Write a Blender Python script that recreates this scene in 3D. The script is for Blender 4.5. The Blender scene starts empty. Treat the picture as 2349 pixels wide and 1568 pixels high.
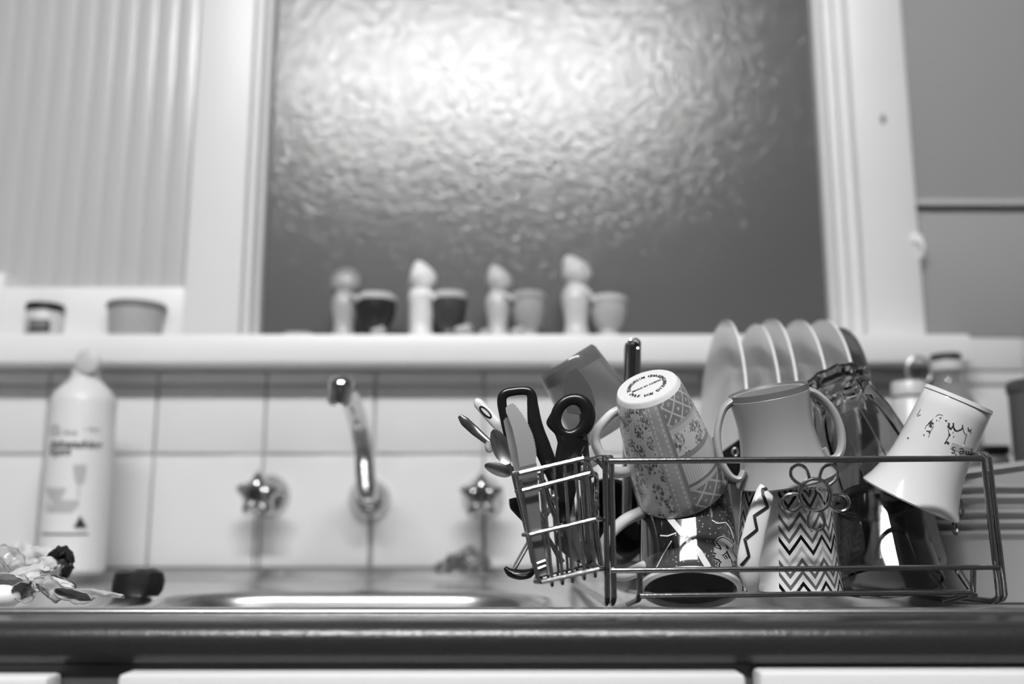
import bpy, math, random
from mathutils import Vector, Matrix, noise
from mathutils.bvhtree import BVHTree
random.seed(7)
PI = math.pi
SC = bpy.context.scene
COL = SC.collection
W = 0.90                                   # height of the worktop above the floor

# ------------------------------------------------------------------ camera
CAMZ, PITCH, FPX = W + 0.052, math.radians(10.4), 2284.0
cd = bpy.data.cameras.new('camera'); cam = bpy.data.objects.new('camera', cd); COL.objects.link(cam)
cam.location = (0, 0, CAMZ); cam.rotation_euler = (PI/2 + PITCH, 0, 0)
cd.sensor_width = 36.0; cd.lens = 36.0*FPX/2349; cd.clip_start = 0.02
cd.dof.use_dof = True; cd.dof.focus_distance = 0.700; cd.dof.aperture_fstop = 2.6
SC.camera = cam
# ------------------------------------------------------------------ world, exposure
wd = bpy.data.worlds.new('world'); SC.world = wd; wd.use_nodes = True
wd.node_tree.nodes['Background'].inputs[0].default_value = (0.01, 0.01, 0.01, 1)
wd.node_tree.nodes['Background'].inputs[1].default_value = 1.0
SC.view_settings.view_transform = 'Standard'; SC.view_settings.look = 'None'
SC.view_settings.exposure = 0.0; SC.view_settings.gamma = 1.0; SC.view_settings.use_curve_mapping = False
LAMP = 112.0                                # radiance of the fluorescent diffuser
FILL = 5.0

CO, SI = math.cos(PITCH), math.sin(PITCH)
def ray(px, py):
    x = (px-1174.5)/FPX; y = (784-py)/FPX
    return Vector((x, CO - y*SI, SI + y*CO))
def at(px, py, Y):
    r = ray(px, py); t = Y/r.y
    return Vector((r.x*t, Y, CAMZ + r.z*t))
def sz(npx, Y): return npx*Y/FPX*1.0

# ------------------------------------------------------------------ materials
def g(v):
    v = v/255.0
    return v/12.92 if v <= .04045 else ((v+.055)/1.055)**2.4
class X:
    """tiny expression wrapper over math nodes"""
    def __init__(s, nt, v): s.nt, s.v = nt, v
    def op(s, o, b=None, c=None):
        n = s.nt.nodes.new('ShaderNodeMath'); n.operation = o
        for i, q in enumerate((s, b, c)):
            if q is None: continue
            if isinstance(q, X): q = q.v
            if isinstance(q, (int, float)): n.inputs[i].default_value = q
            else: s.nt.links.new(q, n.inputs[i])
        return X(s.nt, n.outputs[0])
    def __add__(s, b): return s.op('ADD', b)
    def __sub__(s, b): return s.op('SUBTRACT', b)
    def __mul__(s, b): return s.op('MULTIPLY', b)
    def __truediv__(s, b): return s.op('DIVIDE', b)
    def __gt__(s, b): return s.op('GREATER_THAN', b)
    def __lt__(s, b): return s.op('LESS_THAN', b)
    def frac(s): return s.op('FRACT')
    def floor(s): return s.op('FLOOR')
    def abs(s): return s.op('ABSOLUTE')
    def sin(s): return (s*(2*PI)).op('SINE')
    def between(s, a, b): return (s > a)*(s < b)
    def inv(s): return s.op('SUBTRACT', s).op('ADD', 1) - s
    def max(s, b): return s.op('MAXIMUM', b)
def mixv(a, b, m):
    """a where m=0, b where m=1 (values)"""
    if not isinstance(a, X): a = X(m.nt, a)
    aa = (m*-1+1)*a
    return aa + m*b
MATS = {}
def mat(name, v=200, rough=.5, metal=0, trans=0, ior=1.5, coat=0, bump=0, bscale=400, vary=0, vscale=20, emit=0, pattern=None, spec=.5, sss=0, aniso=0):
    if name in MATS: return MATS[name]
    m = bpy.data.materials.new(name); m.use_nodes = True; nt = m.node_tree; b = nt.nodes['Principled BSDF']
    c = g(v)
    b.inputs['Base Color'].default_value = (c, c, c, 1)
    b.inputs['Roughness'].default_value = rough; b.inputs['Metallic'].default_value = metal
    b.inputs['Transmission Weight'].default_value = trans; b.inputs['IOR'].default_value = ior
    b.inputs['Coat Weight'].default_value = coat; b.inputs['Coat Roughness'].default_value = .04
    b.inputs['Specular IOR Level'].default_value = spec
    tc = nt.nodes.new('ShaderNodeTexCoord')
    if emit:
        b.inputs['Emission Color'].default_value = (1, 1, 1, 1); b.inputs['Emission Strength'].default_value = emit
    if bump:
        n = nt.nodes.new('ShaderNodeTexNoise'); n.inputs['Scale'].default_value = bscale; n.inputs['Detail'].default_value = 3
        nt.links.new(tc.outputs['Object'], n.inputs['Vector'])
        bp = nt.nodes.new('ShaderNodeBump'); bp.inputs['Strength'].default_value = bump; bp.inputs['Distance'].default_value = .002
        nt.links.new(n.outputs['Fac'], bp.inputs['Height']); nt.links.new(bp.outputs[0], b.inputs['Normal'])
    if vary or pattern:
        if pattern:
            uv = nt.nodes.new('ShaderNodeSeparateXYZ'); nt.links.new(tc.outputs['UV'], uv.inputs[0])
            val = pattern(nt, X(nt, uv.outputs[0]), X(nt, uv.outputs[1]), tc)
        else: val = None
        if vary:
            n = nt.nodes.new('ShaderNodeTexNoise'); n.inputs['Scale'].default_value = vscale; n.inputs['Detail'].default_value = 4
            nt.links.new(tc.outputs['Object'], n.inputs['Vector'])
            f = (X(nt, n.outputs['Fac'])-.5)*(2*vary)+1
            val = f*c if val is None else f*val
        cc = nt.nodes.new('ShaderNodeCombineColor')
        for i in range(3): nt.links.new(val.v, cc.inputs[i])
        nt.links.new(cc.outputs[0], b.inputs['Base Color'])
    MATS[name] = m; return m

# ------------------------------------------------------------------ meshes
class G:
    """a bag of vertices and faces in world space, built into ONE object"""
    def __init__(s): s.v = []; s.f = []; s.uv = []
    def add(s, v, f, uv=None):
        o = len(s.v); s.v += [Vector(q) for q in v]; s.f += [tuple(i+o for i in t) for t in f]
        s.uv += uv if uv else [[(0, 0)]*len(t) for t in f]
        return s
    def box(s, a, b, bev=0, M=None):
        (x0, y0, z0), (x1, y1, z1) = a, b
        if bev <= 0:
            v = [(x, y, z) for x in (x0, x1) for y in (y0, y1) for z in (z0, z1)]
            f = [(0, 1, 3, 2), (4, 6, 7, 5), (0, 4, 5, 1), (2, 3, 7, 6), (0, 2, 6, 4), (1, 5, 7, 3)]
        else:
            import bmesh
            bm = bmesh.new(); bmesh.ops.create_cube(bm, size=1)
            for q in bm.verts:
                q.co = Vector(((x0+x1)/2 + q.co.x*(x1-x0), (y0+y1)/2 + q.co.y*(y1-y0), (z0+z1)/2 + q.co.z*(z1-z0)))
            bmesh.ops.bevel(bm, geom=bm.edges[:], offset=bev, segments=2, affect='EDGES', profile=.5)
            v = [q.co.copy() for q in bm.verts]; f = [[q.index for q in t.verts] for t in bm.faces]; bm.free()
        if M: v = [M @ Vector(q) for q in v]
        return s.add(v, f)
    def lathe(s, prof, M=None, seg=48, rf=None, arc=None):
        M = M or Matrix(); n = len(prof); L = [0]
        for i in range(1, n): L.append(L[-1] + math.dist(prof[i], prof[i-1]))
        zs = [p[1] for p in prof]; z0, z1 = min(zs), max(zs)
        v = []
        for j in range(seg):
            a = 2*PI*j/seg
            for i, (r, z) in enumerate(prof):
                k = rf(a, z) if rf else 1
                v.append(M @ Vector((r*k*math.cos(a), r*k*math.sin(a), z)))
        f, uv = [], []
        for j in range(seg):
            jn = (j+1) % seg
            for i in range(n-1):
                q = (j*n+i, jn*n+i, jn*n+i+1, j*n+i+1)
                va = (prof[i][1]-z0)/(z1-z0+1e-9); vb = (prof[i+1][1]-z0)/(z1-z0+1e-9)
                u0, u1 = j/seg, (j+1)/seg
                if prof[i][0] < 1e-7: q = (q[0], q[2], q[3]); t = [(u0, va), (u1, vb), (u0, vb)]
                elif prof[i+1][0] < 1e-7: q = (q[0], q[1], q[2]); t = [(u0, va), (u1, va), (u0, vb)]
                else: t = [(u0, va), (u1, va), (u1, vb), (u0, vb)]
                f.append(q); uv.append(t)
        return s.add(v, f, uv)
    def tube(s, pts, r, seg=8, closed=False, flat=1.0, flatdir=None, cap=True, smooth=0):
        pts = [Vector(p) for p in pts]
        rr = list(r) if isinstance(r, (list, tuple)) else [r]*len(pts)
        if smooth:
            P, R = [], []
            n = len(pts); rng = n if closed else n-1
            for i in range(rng):
                p0 = pts[(i-1) % n] if closed or i > 0 else pts[0]*2-pts[1]
                p1, p2 = pts[i], pts[(i+1) % n]
                p3 = pts[(i+2) % n] if closed or i+2 < n else pts[-1]*2-pts[-2]
                for k in range(smooth):
                    t = k/smooth
                    P.append(.5*((2*p1)+(p2-p0)*t+(2*p0-5*p1+4*p2-p3)*t*t+(3*p1-p0-3*p2+p3)*t**3))
                    R.append(rr[i]*(1-t)+rr[(i+1) % n]*t)
            if not closed: P.append(pts[-1]); R.append(rr[-1])
            pts, rr = P, R
        n = len(pts); v = []; up = None
        for i in range(n):
            a = pts[i-1] if (i > 0 or closed) else pts[i]
            b = pts[(i+1) % n] if (i < n-1 or closed) else pts[i]
            t = (b-a).normalized()
            if up is None:
                up = Vector(flatdir) if flatdir is not None else (Vector((0, 0, 1)) if abs(t.z) < .9 else Vector((1, 0, 0)))
            if flatdir is not None: up = Vector(flatdir)
            up = (up - t*up.dot(t)).normalized(); w = t.cross(up)
            for k in range(seg):
                an = 2*PI*k/seg
                v.append(pts[i] + (w*math.cos(an) + up*math.sin(an)*flat)*rr[i])
        f = []; uv = []
        for i in range(n if closed else n-1):
            j = (i+1) % n
            for k in range(seg):
                l = (k+1) % seg
                f.append((i*seg+k, i*seg+l, j*seg+l, j*seg+k))
                uv.append([(k/seg, i/n), ((k+1)/seg, i/n), ((k+1)/seg, (i+1)/n), (k/seg, (i+1)/n)])
        if cap and not closed:
            f += [tuple(range(seg))[::-1], tuple((n-1)*seg+k for k in range(seg))]
            uv += [[(0, 0)]*seg]*2
        return s.add(v, f, uv)
    def slab(s, poly, th, n=None):
        """a plate with the given world outline, th thick away from the viewer"""
        poly = [Vector(p) for p in poly]; k = len(poly)
        if n is None:
            n = Vector((0, 0, 0))
            for i in range(k): n += (poly[i]-poly[0]).cross(poly[(i+1) % k]-poly[0])
            n.normalize()
            if n.y < 0: n = -n
        v = poly + [p+n*th for p in poly]
        f = [tuple(range(k)), tuple(range(2*k-1, k-1, -1))] + [(i, i+k, (i+1) % k+k, (i+1) % k) for i in range(k)]
        return s.add(v, f)
    def ball(s, c, r, seg=16, rings=10, sc=(1, 1, 1), M=None):
        c = Vector(c); prof = [(math.sin(PI*i/rings)*r if 0 < i < rings else 0, -math.cos(PI*i/rings)*r) for i in range(rings+1)]
        m = Matrix.Translation(c) @ (M or Matrix()) @ Matrix.Diagonal((sc[0], sc[1], sc[2], 1))
        return s.lathe(prof, m, seg)

def mesh_obj(name, geo, m, parent=None, smooth=True, angle=38, kind=None):
    loc = parent_loc(parent) if parent else (sum(geo.v, Vector())/max(1, len(geo.v)))
    if parent is None:
        zs = min(p.z for p in geo.v); loc = Vector((loc.x, loc.y, zs))
    me = bpy.data.meshes.new(name)
    me.from_pydata([p-loc for p in geo.v], [], geo.f)
    ul = me.uv_layers.new(name='UVMap'); k = 0
    flat = [c for t in geo.uv for uv in t for c in uv]
    if len(flat) == 2*len(me.loops): ul.data.foreach_set('uv', flat)
    if smooth:
        me.shade_smooth(); me.set_sharp_from_angle(angle=math.radians(angle))
    me.materials.append(m)
    import bmesh
    bm = bmesh.new(); bm.from_mesh(me); bmesh.ops.recalc_face_normals(bm, faces=bm.faces); bm.to_mesh(me); bm.free()
    o = bpy.data.objects.new(name, me); COL.objects.link(o)
    if parent: o.parent = parent
    else: o.location = loc
    if kind: o['kind'] = kind
    return o
def parent_loc(p):
    l = Vector(p.location)
    while p.parent: p = p.parent; l += Vector(p.location)
    return l
def thing(name, label, cat, loc, group=None, kind=None):
    o = bpy.data.objects.new(name, None); COL.objects.link(o); o.location = loc; o.empty_display_size = .01
    if kind: o['kind'] = kind
    else: o['label'] = label; o['category'] = cat
    if group: o['group'] = group
    return o
def tag(o, label, cat, group=None):
    o['label'] = label; o['category'] = cat
    if group: o['group'] = group
    return o
def pose(base, rim):
    """frame with z from base to rim and +x facing away from the viewer (u=.5 faces the camera)"""
    z = (rim-base).normalized(); x = Vector((0, 1, 0)); x = (x - z*x.dot(z)).normalized(); y = z.cross(x)
    M = Matrix((x, y, z)).transposed().to_4x4(); M.translation = base
    return M, (rim-base).length
def cup_profile(rb, rr, H, t=.003, foot=.0, curve=None, bt=.005, n=10):
    out = [(0, 0.0015), (rb*.78, 0.0015), (rb*.82, 0), (rb*.93, 0)]
    for i in range(n+1):
        k = i/n; r = rb + (rr-rb)*k
        if curve: r = curve(k)
        zz = .003 + (H-.003)*k
        out.append((r, zz))
    rl = out[-1][0]
    out[-1] = (rl, H-t*.4)
    out += [(rl-t*.25, H), (rl-t*.75, H)]
    for i in range(n, -1, -1):
        k = i/n; r = rb + (rr-rb)*k
        if curve: r = curve(k)
        out.append((max(.001, r-t), max(bt, (H-t*.5)*k if i < n else H-t*.4)))
    out.append((0, bt))
    return out
def bvh_of(geo): return BVHTree.FromPolygons([tuple(p) for p in geo.v], geo.f)
def decal(geo, bvh, stroke, wpx, off=.00025, steps=6):
    """paint a stroke onto the surface: a thin strip that lies on the surface itself"""
    pts = []
    for (a, b) in zip(stroke[:-1], stroke[1:]):
        for k in range(steps): pts.append((a[0]+(b[0]-a[0])*k/steps, a[1]+(b[1]-a[1])*k/steps))
    pts.append(stroke[-1]); v = []; ok = []
    for i, p in enumerate(pts):
        a = pts[max(0, i-1)]; b = pts[min(len(pts)-1, i+1)]
        d = math.hypot(b[0]-a[0], b[1]-a[1]) or 1
        nx, ny = -(b[1]-a[1])/d, (b[0]-a[0])/d
        good = True
        for s_ in (-1, 1):
            r = ray(p[0]+nx*wpx/2*s_, p[1]+ny*wpx/2*s_).normalized()
            h = bvh.ray_cast(Vector((0, 0, CAMZ)), r)
            if h[0] is None: good = False; v.append(Vector((0, 0, 0))); continue
            nn = h[1] if h[1].dot(r) < 0 else -h[1]
            v.append(h[0] + nn*off)
        ok.append(good)
    keep = G(); 
    for i in range(len(pts)-1):
        if ok[i] and ok[i+1]:
            q = [v[2*i], v[2*i+1], v[2*i+3], v[2*i+2]]
            if max((q[0]-q[3]).length, (q[1]-q[2]).length, (q[0]-q[1]).length) < .02: keep.add(q, [(0, 1, 2, 3)])
    geo.add(keep.v, keep.f); return geo
def text_geo(txt, size, bold=0):
    c = bpy.data.curves.new('t', 'FONT'); c.body = txt; c.size = size; c.resolution_u = 2; c.offset = size*bold
    o = bpy.data.objects.new('t', c); COL.objects.link(o)
    bpy.context.view_layer.update()
    me = o.to_mesh(); v = [p.co.copy() for p in me.vertices]; f = [tuple(p.vertices) for p in me.polygons]
    o.to_mesh_clear(); bpy.data.objects.remove(o); bpy.data.curves.remove(c)
    return v, f

WHITE = mat('white_paint', 226, .42, bump=.06, bscale=60, vary=.03, vscale=6)
SILLM = mat('sill_paint', 232, .35, bump=.05, bscale=50)
TILE = mat('glazed_tile', 218, .13, coat=.4, vary=.03, vscale=7)
def grout_p(nt, u, v, tc):
    s = nt.nodes.new('ShaderNodeSeparateXYZ'); nt.links.new(tc.outputs['Object'], s.inputs[0])
    n = nt.nodes.new('ShaderNodeTexNoise'); n.inputs['Scale'].default_value = 9; nt.links.new(tc.outputs['Object'], n.inputs['Vector'])
    return X(nt, n.outputs['Fac'])*.3+.42
GROUT = mat('grout', 170, .9, pattern=grout_p)
GREYWALL = mat('grey_wall_paint', 146, .6, bump=.08, bscale=120, vary=.05, vscale=3)
ROOM = mat('room_paint', 150, .8, vary=.03)
CEIL = mat('ceiling_paint', 215, .85, vary=.02)
FLOORM = mat('floor_vinyl', 95, .5, vary=.1)
STEEL = mat('brushed_steel', 205, .24, 1, bump=.05, bscale=250)
CHROME = mat('chrome', 200, .08, 1)
WIRE = mat('steel_wire', 175, .16, 1, bump=.08, bscale=300)
CUT = mat('cutlery_steel', 195, .26, 1, bump=.03, bscale=200)
BLACKP = mat('black_plastic', 22, .24, spec=.45)
CER = mat('white_ceramic', 214, .1, coat=.3)

# ================================================================== THE ROOM
YW = 1.22                                  # face of the back wall
def struct(name, geo, m, parent=None): return mesh_obj(name, geo, m, parent, kind=None if parent else 'structure')
RX0, RX1, RY0, CZ = -2.3, 2.1, -2.7, 2.42
struct('floor', G().box((RX0, RY0, -.05), (RX1, YW+.1, 0)), FLOORM)
struct('ceiling', G().box((RX0, RY0, CZ), (RX1, YW+.1, CZ+.05)), CEIL)
struct('wall_left', G().box((RX0-.05, RY0, 0), (RX0, YW+.1, CZ)), ROOM)
struct('wall_right', G().box((RX1, RY0, 0), (RX1+.05, YW+.1, CZ)), ROOM)
struct('wall_front', G().box((RX0, RY0-.05, 0), (RX1, RY0, CZ)), mat('far_wall_paint', 92, .8))
zs1 = at(1174, 765, 1.17).z; zs0 = at(1174, 832, 1.17).z            # window sill top and underside
xr0 = at(1925, 750, YW).x; xr1 = at(2118, 750, YW).x                # right window post
xl1 = at(588, 750, YW).x; xl0 = at(432, 650, YW).x                  # post between the windows
ZTOP = W + 1.22
wb = thing('wall_back', None, None, (0, YW, 0), kind='structure')
w = G().box((RX0, YW+.008, 0), (RX1, YW+.10, zs0+.01))
w.box((xr1-.01, YW+.012, zs0), (RX1, YW+.10, CZ)); w.box((RX0, YW+.008, ZTOP), (xr1, YW+.10, CZ))
mesh_obj('plaster', w, mat('grout_and_plaster', 165, .9, pattern=grout_p), wb)
zsm = at(2230, 478, YW).z; zt_r = at(2280, 772, YW).z
mesh_obj('upper_panel', G().box((xr1, YW-.004, zsm+.002), (RX1, YW+.02, CZ), .0015), GREYWALL, wb)
mesh_obj('lower_panel', G().box((xr1, YW+.002, zt_r), (RX1, YW+.02, zsm-.0015), .0015), GREYWALL, wb)
mesh_obj('cover_strip', G().box((xr1, YW-.008, zsm+.0015), (RX1, YW+.01, zsm+.010), .0015), mat('strip_paint', 170, .5), wb)
# tiles, every one a piece
TS = at(854, 1170, YW).x - at(599, 1170, YW).x
zr1 = at(1000, 1041, YW).z; zr2 = at(1000, 884, YW).z; zr3 = zs0 - .002
tx = at(599, 1170, YW).x; jt = .0012
xe = at(2212, 790, 1.19).x
rows = [(W-.012, zr1), (zr1, zr2), (zr2, zr3)]
protos = {}
for (a, b) in rows + [(zr3, zt_r)]:
    for k in range(-5, 8):
        x0 = tx + k*TS; x1 = x0 + TS
        if a == zr3:
            if x1 < xe: continue
            x0 = max(x0, xe+.001)
        key = (round(a, 4), round(x1-x0, 4))
        if key not in protos:
            o = mesh_obj('tile', G().box((x0+jt, YW-.0, a+jt), (x1-jt, YW+.008, b-jt), .0012), TILE, wb)
            protos[key] = (o, x0)
        else:
            s0, sx = protos[key]; o = s0.copy(); COL.objects.link(o); o.parent = wb; o.location = (x0-sx, random.uniform(-.0004, .0002), 0)
# grout stains running down under the taps
st = G()
for px, pw, y0 in ((586, 9, 1185), (848, 7, 1170), (1112, 9, 1185)):
    a, b = at(px, y0, YW), at(px, 1306, YW); h = sz(pw, YW)/2
    q = []; n = 8
    for i in range(n+1):
        t = i/n; z = a.z + (b.z-a.z)*t; ww = h*(.9+.3*math.sin(i*2.1+px))
        q += [Vector((a.x-ww*.6, YW-.0006, z)), Vector((a.x+ww*.6, YW-.0006, z))]
    st.add(q, [(2*i, 2*i+1, 2*i+3, 2*i+2) for i in range(n)])
mesh_obj('grout_stain', st, mat('grout_grime', 120, .8, vary=.3, vscale=60), wb)
sg = G().box((at(-200, 1300, YW).x, YW-.006, W-.002), (at(2600, 1300, YW).x, YW, W+.003), .001)
mesh_obj('silicone_seal', sg, mat('old_sealant', 95, .6, vary=.6, vscale=40), wb)

# sill
sx0 = -1.3
struct('trim_1', G().box((sx0, 1.17, zs0), (xe, YW+.085, zs1), .004), SILLM)
# right window post and mouldings
w2 = thing('window_2', None, None, (0, YW, zs1), kind='structure')
xs = at(437, 600, 1.218).x
def post(name, xa, xb, y, m=WHITE, bev=.002): return mesh_obj(name, G().box((xa, y, zs1-.002), (xb, YW+.09, ZTOP), bev), m, w2)
xm = at(1990, 750, 1.205).x
post('architrave', xm, at(2124, 750, 1.205).x, 1.205)
post('stile', at(1958, 750, YW).x, xm+.001, 1.222); post('bead', at(1940, 750, YW).x, at(1972, 750, YW).x, 1.236, bev=.004)
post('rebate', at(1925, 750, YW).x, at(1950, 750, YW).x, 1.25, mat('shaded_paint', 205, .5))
post('left_stile', xs-.004, at(553, 750, YW).x, 1.212)
post('left_bead', at(546, 750, 1.226).x, at(572, 750, 1.226).x, 1.226, bev=.004)
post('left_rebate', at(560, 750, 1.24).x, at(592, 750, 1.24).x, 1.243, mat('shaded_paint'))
s = G().ball(at(2103, 548, 1.205), sz(16, 1.2), sc=(1.0, .45, .9)); s.tube([at(2103, 548, 1.205), at(2117, 560, 1.20), at(2113, 590, 1.205)], sz(5, 1.2), smooth=3)
mesh_obj('paint_blob_hook', s, SILLM, w2)
mesh_obj('screw_hole', G().ball(at(2026, 273, 1.204), sz(9, 1.2), sc=(.7, .2, 1.3)), mat('dark_hole', 110, .8), w2)
def pane_bump(nt, b, tc, sc1, st1, sc2, st2):
    pass
def glass_pane(name, base, rough, layers, dist=.001, coat=0, trans=.35):
    m = bpy.data.materials.new(name); m.use_nodes = True; nt = m.node_tree; b = nt.nodes['Principled BSDF']
    c = g(base); b.inputs['Base Color'].default_value = (c, c, c, 1); b.inputs['Roughness'].default_value = rough
    b.inputs['Transmission Weight'].default_value = trans; b.inputs['IOR'].default_value = 1.52
    b.inputs['Coat Weight'].default_value = coat; b.inputs['Coat Roughness'].default_value = .42
    tc = nt.nodes.new('ShaderNodeTexCoord'); prev = None
    for sc_, st_ in layers:
        n = nt.nodes.new('ShaderNodeTexNoise'); n.inputs['Scale'].default_value = sc_; n.inputs['Detail'].default_value = 2
        nt.links.new(tc.outputs['Object'], n.inputs['Vector'])
        bp = nt.nodes.new('ShaderNodeBump'); bp.inputs['Strength'].default_value = st_; bp.inputs['Distance'].default_value = dist
        nt.links.new(n.outputs['Fac'], bp.inputs['Height'])
        if prev: nt.links.new(prev.outputs[0], bp.inputs['Normal'])
        prev = bp
    nt.links.new(prev.outputs[0], b.inputs['Normal']); return m
PANE = glass_pane('frosted_glass', 98, .15, [(150, 1.0)], .0010, coat=.8)
mesh_obj('pane', G().box((at(575, 750, 1.26).x, 1.262, zs1-.01), (at(1960, 750, 1.26).x, 1.268, ZTOP)), PANE, w2)
struct('wall_outside', G().box((RX0, 1.75, 0), (RX1, 1.8, CZ)), mat('night_wall', 60, .9))
# left window: a sash with reeded glass
w1 = thing('window_1', None, None, (-.6, YW, zs1), kind='structure')
zrail = at(200, 655, 1.21).z
xs = at(437, 600, 1.218).x
mesh_obj('sash_rail', G().box((-1.3, 1.216, zs1-.002), (xs+.002, 1.25, zrail), .002), WHITE, w1)
mesh_obj('sash_stile', G().box((xs, 1.218, zrail-.01), (at(470, 700, YW).x, 1.25, ZTOP), .002), WHITE, w1)
mesh_obj('far_stile', G().box((-1.3, 1.214, zs1), (at(4, 700, 1.214).x, 1.25, zrail+.018), .002), WHITE, w1)
# reeded glass: flat reeds with narrow grooves between them
gl = G(); pitch = .0275; xa = -1.3; v = []; prof = []
x = xa
while x < xs+.01:
    for t, dd in ((0, .0022), (.03, .0010), (.055, .0001), (.07, 0), (.5, 0), (.93, 0), (.945, .0001), (.97, .0010)): prof.append((x+t*pitch, 1.236+dd))
    x += pitch
for (px_, py_) in prof: v += [(px_, py_, zrail-.005), (px_, py_, ZTOP)]
gl.add(v, [(2*i, 2*i+2, 2*i+3, 2*i+1) for i in range(len(prof)-1)])
gl.add([(-1.3, 1.242, zrail-.005), (xs+.01, 1.242, zrail-.005), (xs+.01, 1.242, ZTOP), (-1.3, 1.242, ZTOP)], [(0, 1, 2, 3)])
REED = glass_pane('reeded_glass', 196, .20, [(160, .25), (600, .25)], .0005, coat=.7, trans=.1)
mesh_obj('reeded_pane', gl, REED, w1)

# fluorescent ceiling fitting: its reflection is the glow in the pane
fx = thing('ceiling_light', 'long white fluorescent ceiling light over the sink', 'light', (-.12, -.38, CZ-.06))
mesh_obj('housing', G().box((-.78, -.47, CZ-.045), (.54, -.29, CZ), .006), WHITE, fx)
mesh_obj('diffuser', G().box((-.72, -.435, CZ-.085), (.48, -.325, CZ-.046), .012), mat('lit_diffuser', 255, .5, emit=LAMP), fx)
def area(name, loc, rot, sx, sy, e):
    l = bpy.data.lights.new(name, 'AREA'); l.shape = 'RECTANGLE'; l.size = sx; l.size_y = sy; l.energy = e
    o = bpy.data.objects.new(name, l); COL.objects.link(o); o.location = loc; o.rotation_euler = rot; return o

# ================================================================== BENCH, SINK, CUPBOARDS
LAM = mat('speckled_laminate', 40, .26, spec=.5, vary=.5, vscale=900, bump=.15, bscale=500)
LIPY = .655
bt = thing('worktop', 'dark speckled laminate worktop with rounded front edge holding the sink', 'worktop', (0, .8, W-.035))
pr = [(LIPY+.03, -.004), (.640, -.0035)]
fy = .598
for i in range(11):
    a = PI/2*i/10; pr.append((fy+.013-.013*math.sin(a), -.0165+.013*math.cos(a)))
for i in range(8):
    a = PI/2*i/7; pr.append((fy+.008-.008*math.cos(a), -.0200-.008*math.sin(a)))
pr += [(fy+.03, -.028), (LIPY+.03, -.028)]
n = len(pr); v = []
for X0 in (RX0+.02, RX1-.02): v += [(X0, y, W+z) for y, z in pr]
mesh_obj('laminate', G().add(v, [(i, (i+1) % n, n+(i+1) % n, n+i) for i in range(n)]), LAM, bt)
SX0, SX1 = -1.05, .60
mesh_obj('side_top', G().box((SX1+.004, LIPY+.031, W-.028), (RX1-.02, YW-.006, W-.004), .002), LAM, bt)
sk = thing('sink', 'stainless steel inset sink with one rounded bowl, set in dark worktop', 'sink', (-.14, .9, W-.01))
# raised lip all round
def rrect(x0, x1, y0, y1, r, z, n=10):
    o = []
    for cx, cy, a0 in ((x1-r, y1-r, 0), (x0+r, y1-r, PI/2), (x0+r, y0+r, PI), (x1-r, y0+r, 1.5*PI)):
        for i in range(n+1):
            a = a0 + PI/2*i/n; o.append(Vector((cx+r*math.cos(a), cy+r*math.sin(a), z)))
    return o
def rings(rs, close=False):
    n = len(rs[0]); v = [p for q in rs for p in q]; f = []
    for k in range(len(rs)-1):
        for i in range(n):
            j = (i+1) % n; f.append((k*n+i, k*n+j, (k+1)*n+j, (k+1)*n+i))
    if close: f.append(tuple((len(rs)-1)*n+i for i in range(n)))
    return v, f
rs = []
for d, z in ((0, -.006), (0, -.003), (.0012, -.0008), (.003, 0), (.006, 0), (.009, -.0012), (.013, -.005), (.018, -.0082), (.024, -.0095), (.03, -.010)):
    rs.append(rrect(SX0+d, SX1-d, LIPY+d, YW-.008-d, .03-d*.8, W+z))
BX0, BX1, BY0, BY1 = -.318, .035, .70, .985
bowl = [rrect(BX0-d, BX1+d, BY0-d*.3, BY1+d, .09+d*.8, W+z) for d, z in ((.012, -.0100), (.006, -.0102), (0, -.0115), (-.004, -.0145), (-.007, -.020))]
mesh_obj('drainer', G().add(*rings(rs+[bowl[0]])), STEEL, sk)
bl = bowl + [rrect(BX0+.012, BX1-.012, BY0+.01, BY1-.012, .08, W-.06), rrect(BX0+.022, BX1-.022, BY0+.02, BY1-.022, .07, W-.13),
             rrect(BX0+.05, BX1-.05, BY0+.05, BY1-.05, .05, W-.148), rrect(BX0+.12, BX1-.12, BY0+.09, BY1-.09, .03, W-.152)]
mesh_obj('bowl', G().add(*rings(bl, True)), STEEL, sk)
mesh_obj('drain', G().lathe([(0, .002), (.02, .002), (.03, .004), (.033, 0)], Matrix.Translation((-.14, .84, W-.151))), CHROME, sk)
# cupboards
CB = mat('cupboard_white', 222, .3, bump=.03)
RAIL = mat('dark_rail', 78, .5)
cab = thing('sink_cupboard', 'white fronted base cupboard under the dark worktop', 'cupboard', (0, .9, .1))
for xx in (RX0+.03, -.95, 0.30, RX1-.05): mesh_obj('carcass_side', G().box((xx, .645, .1), (xx+.018, 1.19, W-.03)), RAIL, cab)
mesh_obj('carcass_base', G().box((RX0+.03, .645, .1), (RX1-.03, 1.19, .118)), RAIL, cab)
mesh_obj('top_rail', G().box((RX0+.03, .607, W-.075), (RX1-.03, .644, W-.0285)), RAIL, cab)
mesh_obj('plinth', G().box((RX0+.03, .70, 0), (RX1-.03, 1.19, .1)), RAIL, cab)
def door(pa, pb, ptop):
    a, b = at(pa, 1560, .585), at(pb, 1560, .585); zt = at((pa+pb)/2, ptop, .585).z
    d = mesh_obj('door', G().box((a.x, .585, .14), (b.x, .606, zt), .003), CB, cab)
    hx = (a.x+b.x)/2
    mesh_obj('handle', G().tube([(hx-.05, .585, zt-.05), (hx-.045, .563, zt-.05), (hx+.045, .563, zt-.05), (hx+.05, .585, zt-.05)], .004), CHROME, d)
door(-900, 108, 1553); door(268, 1712, 1546); door(1744, 3200, 1541)

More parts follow.
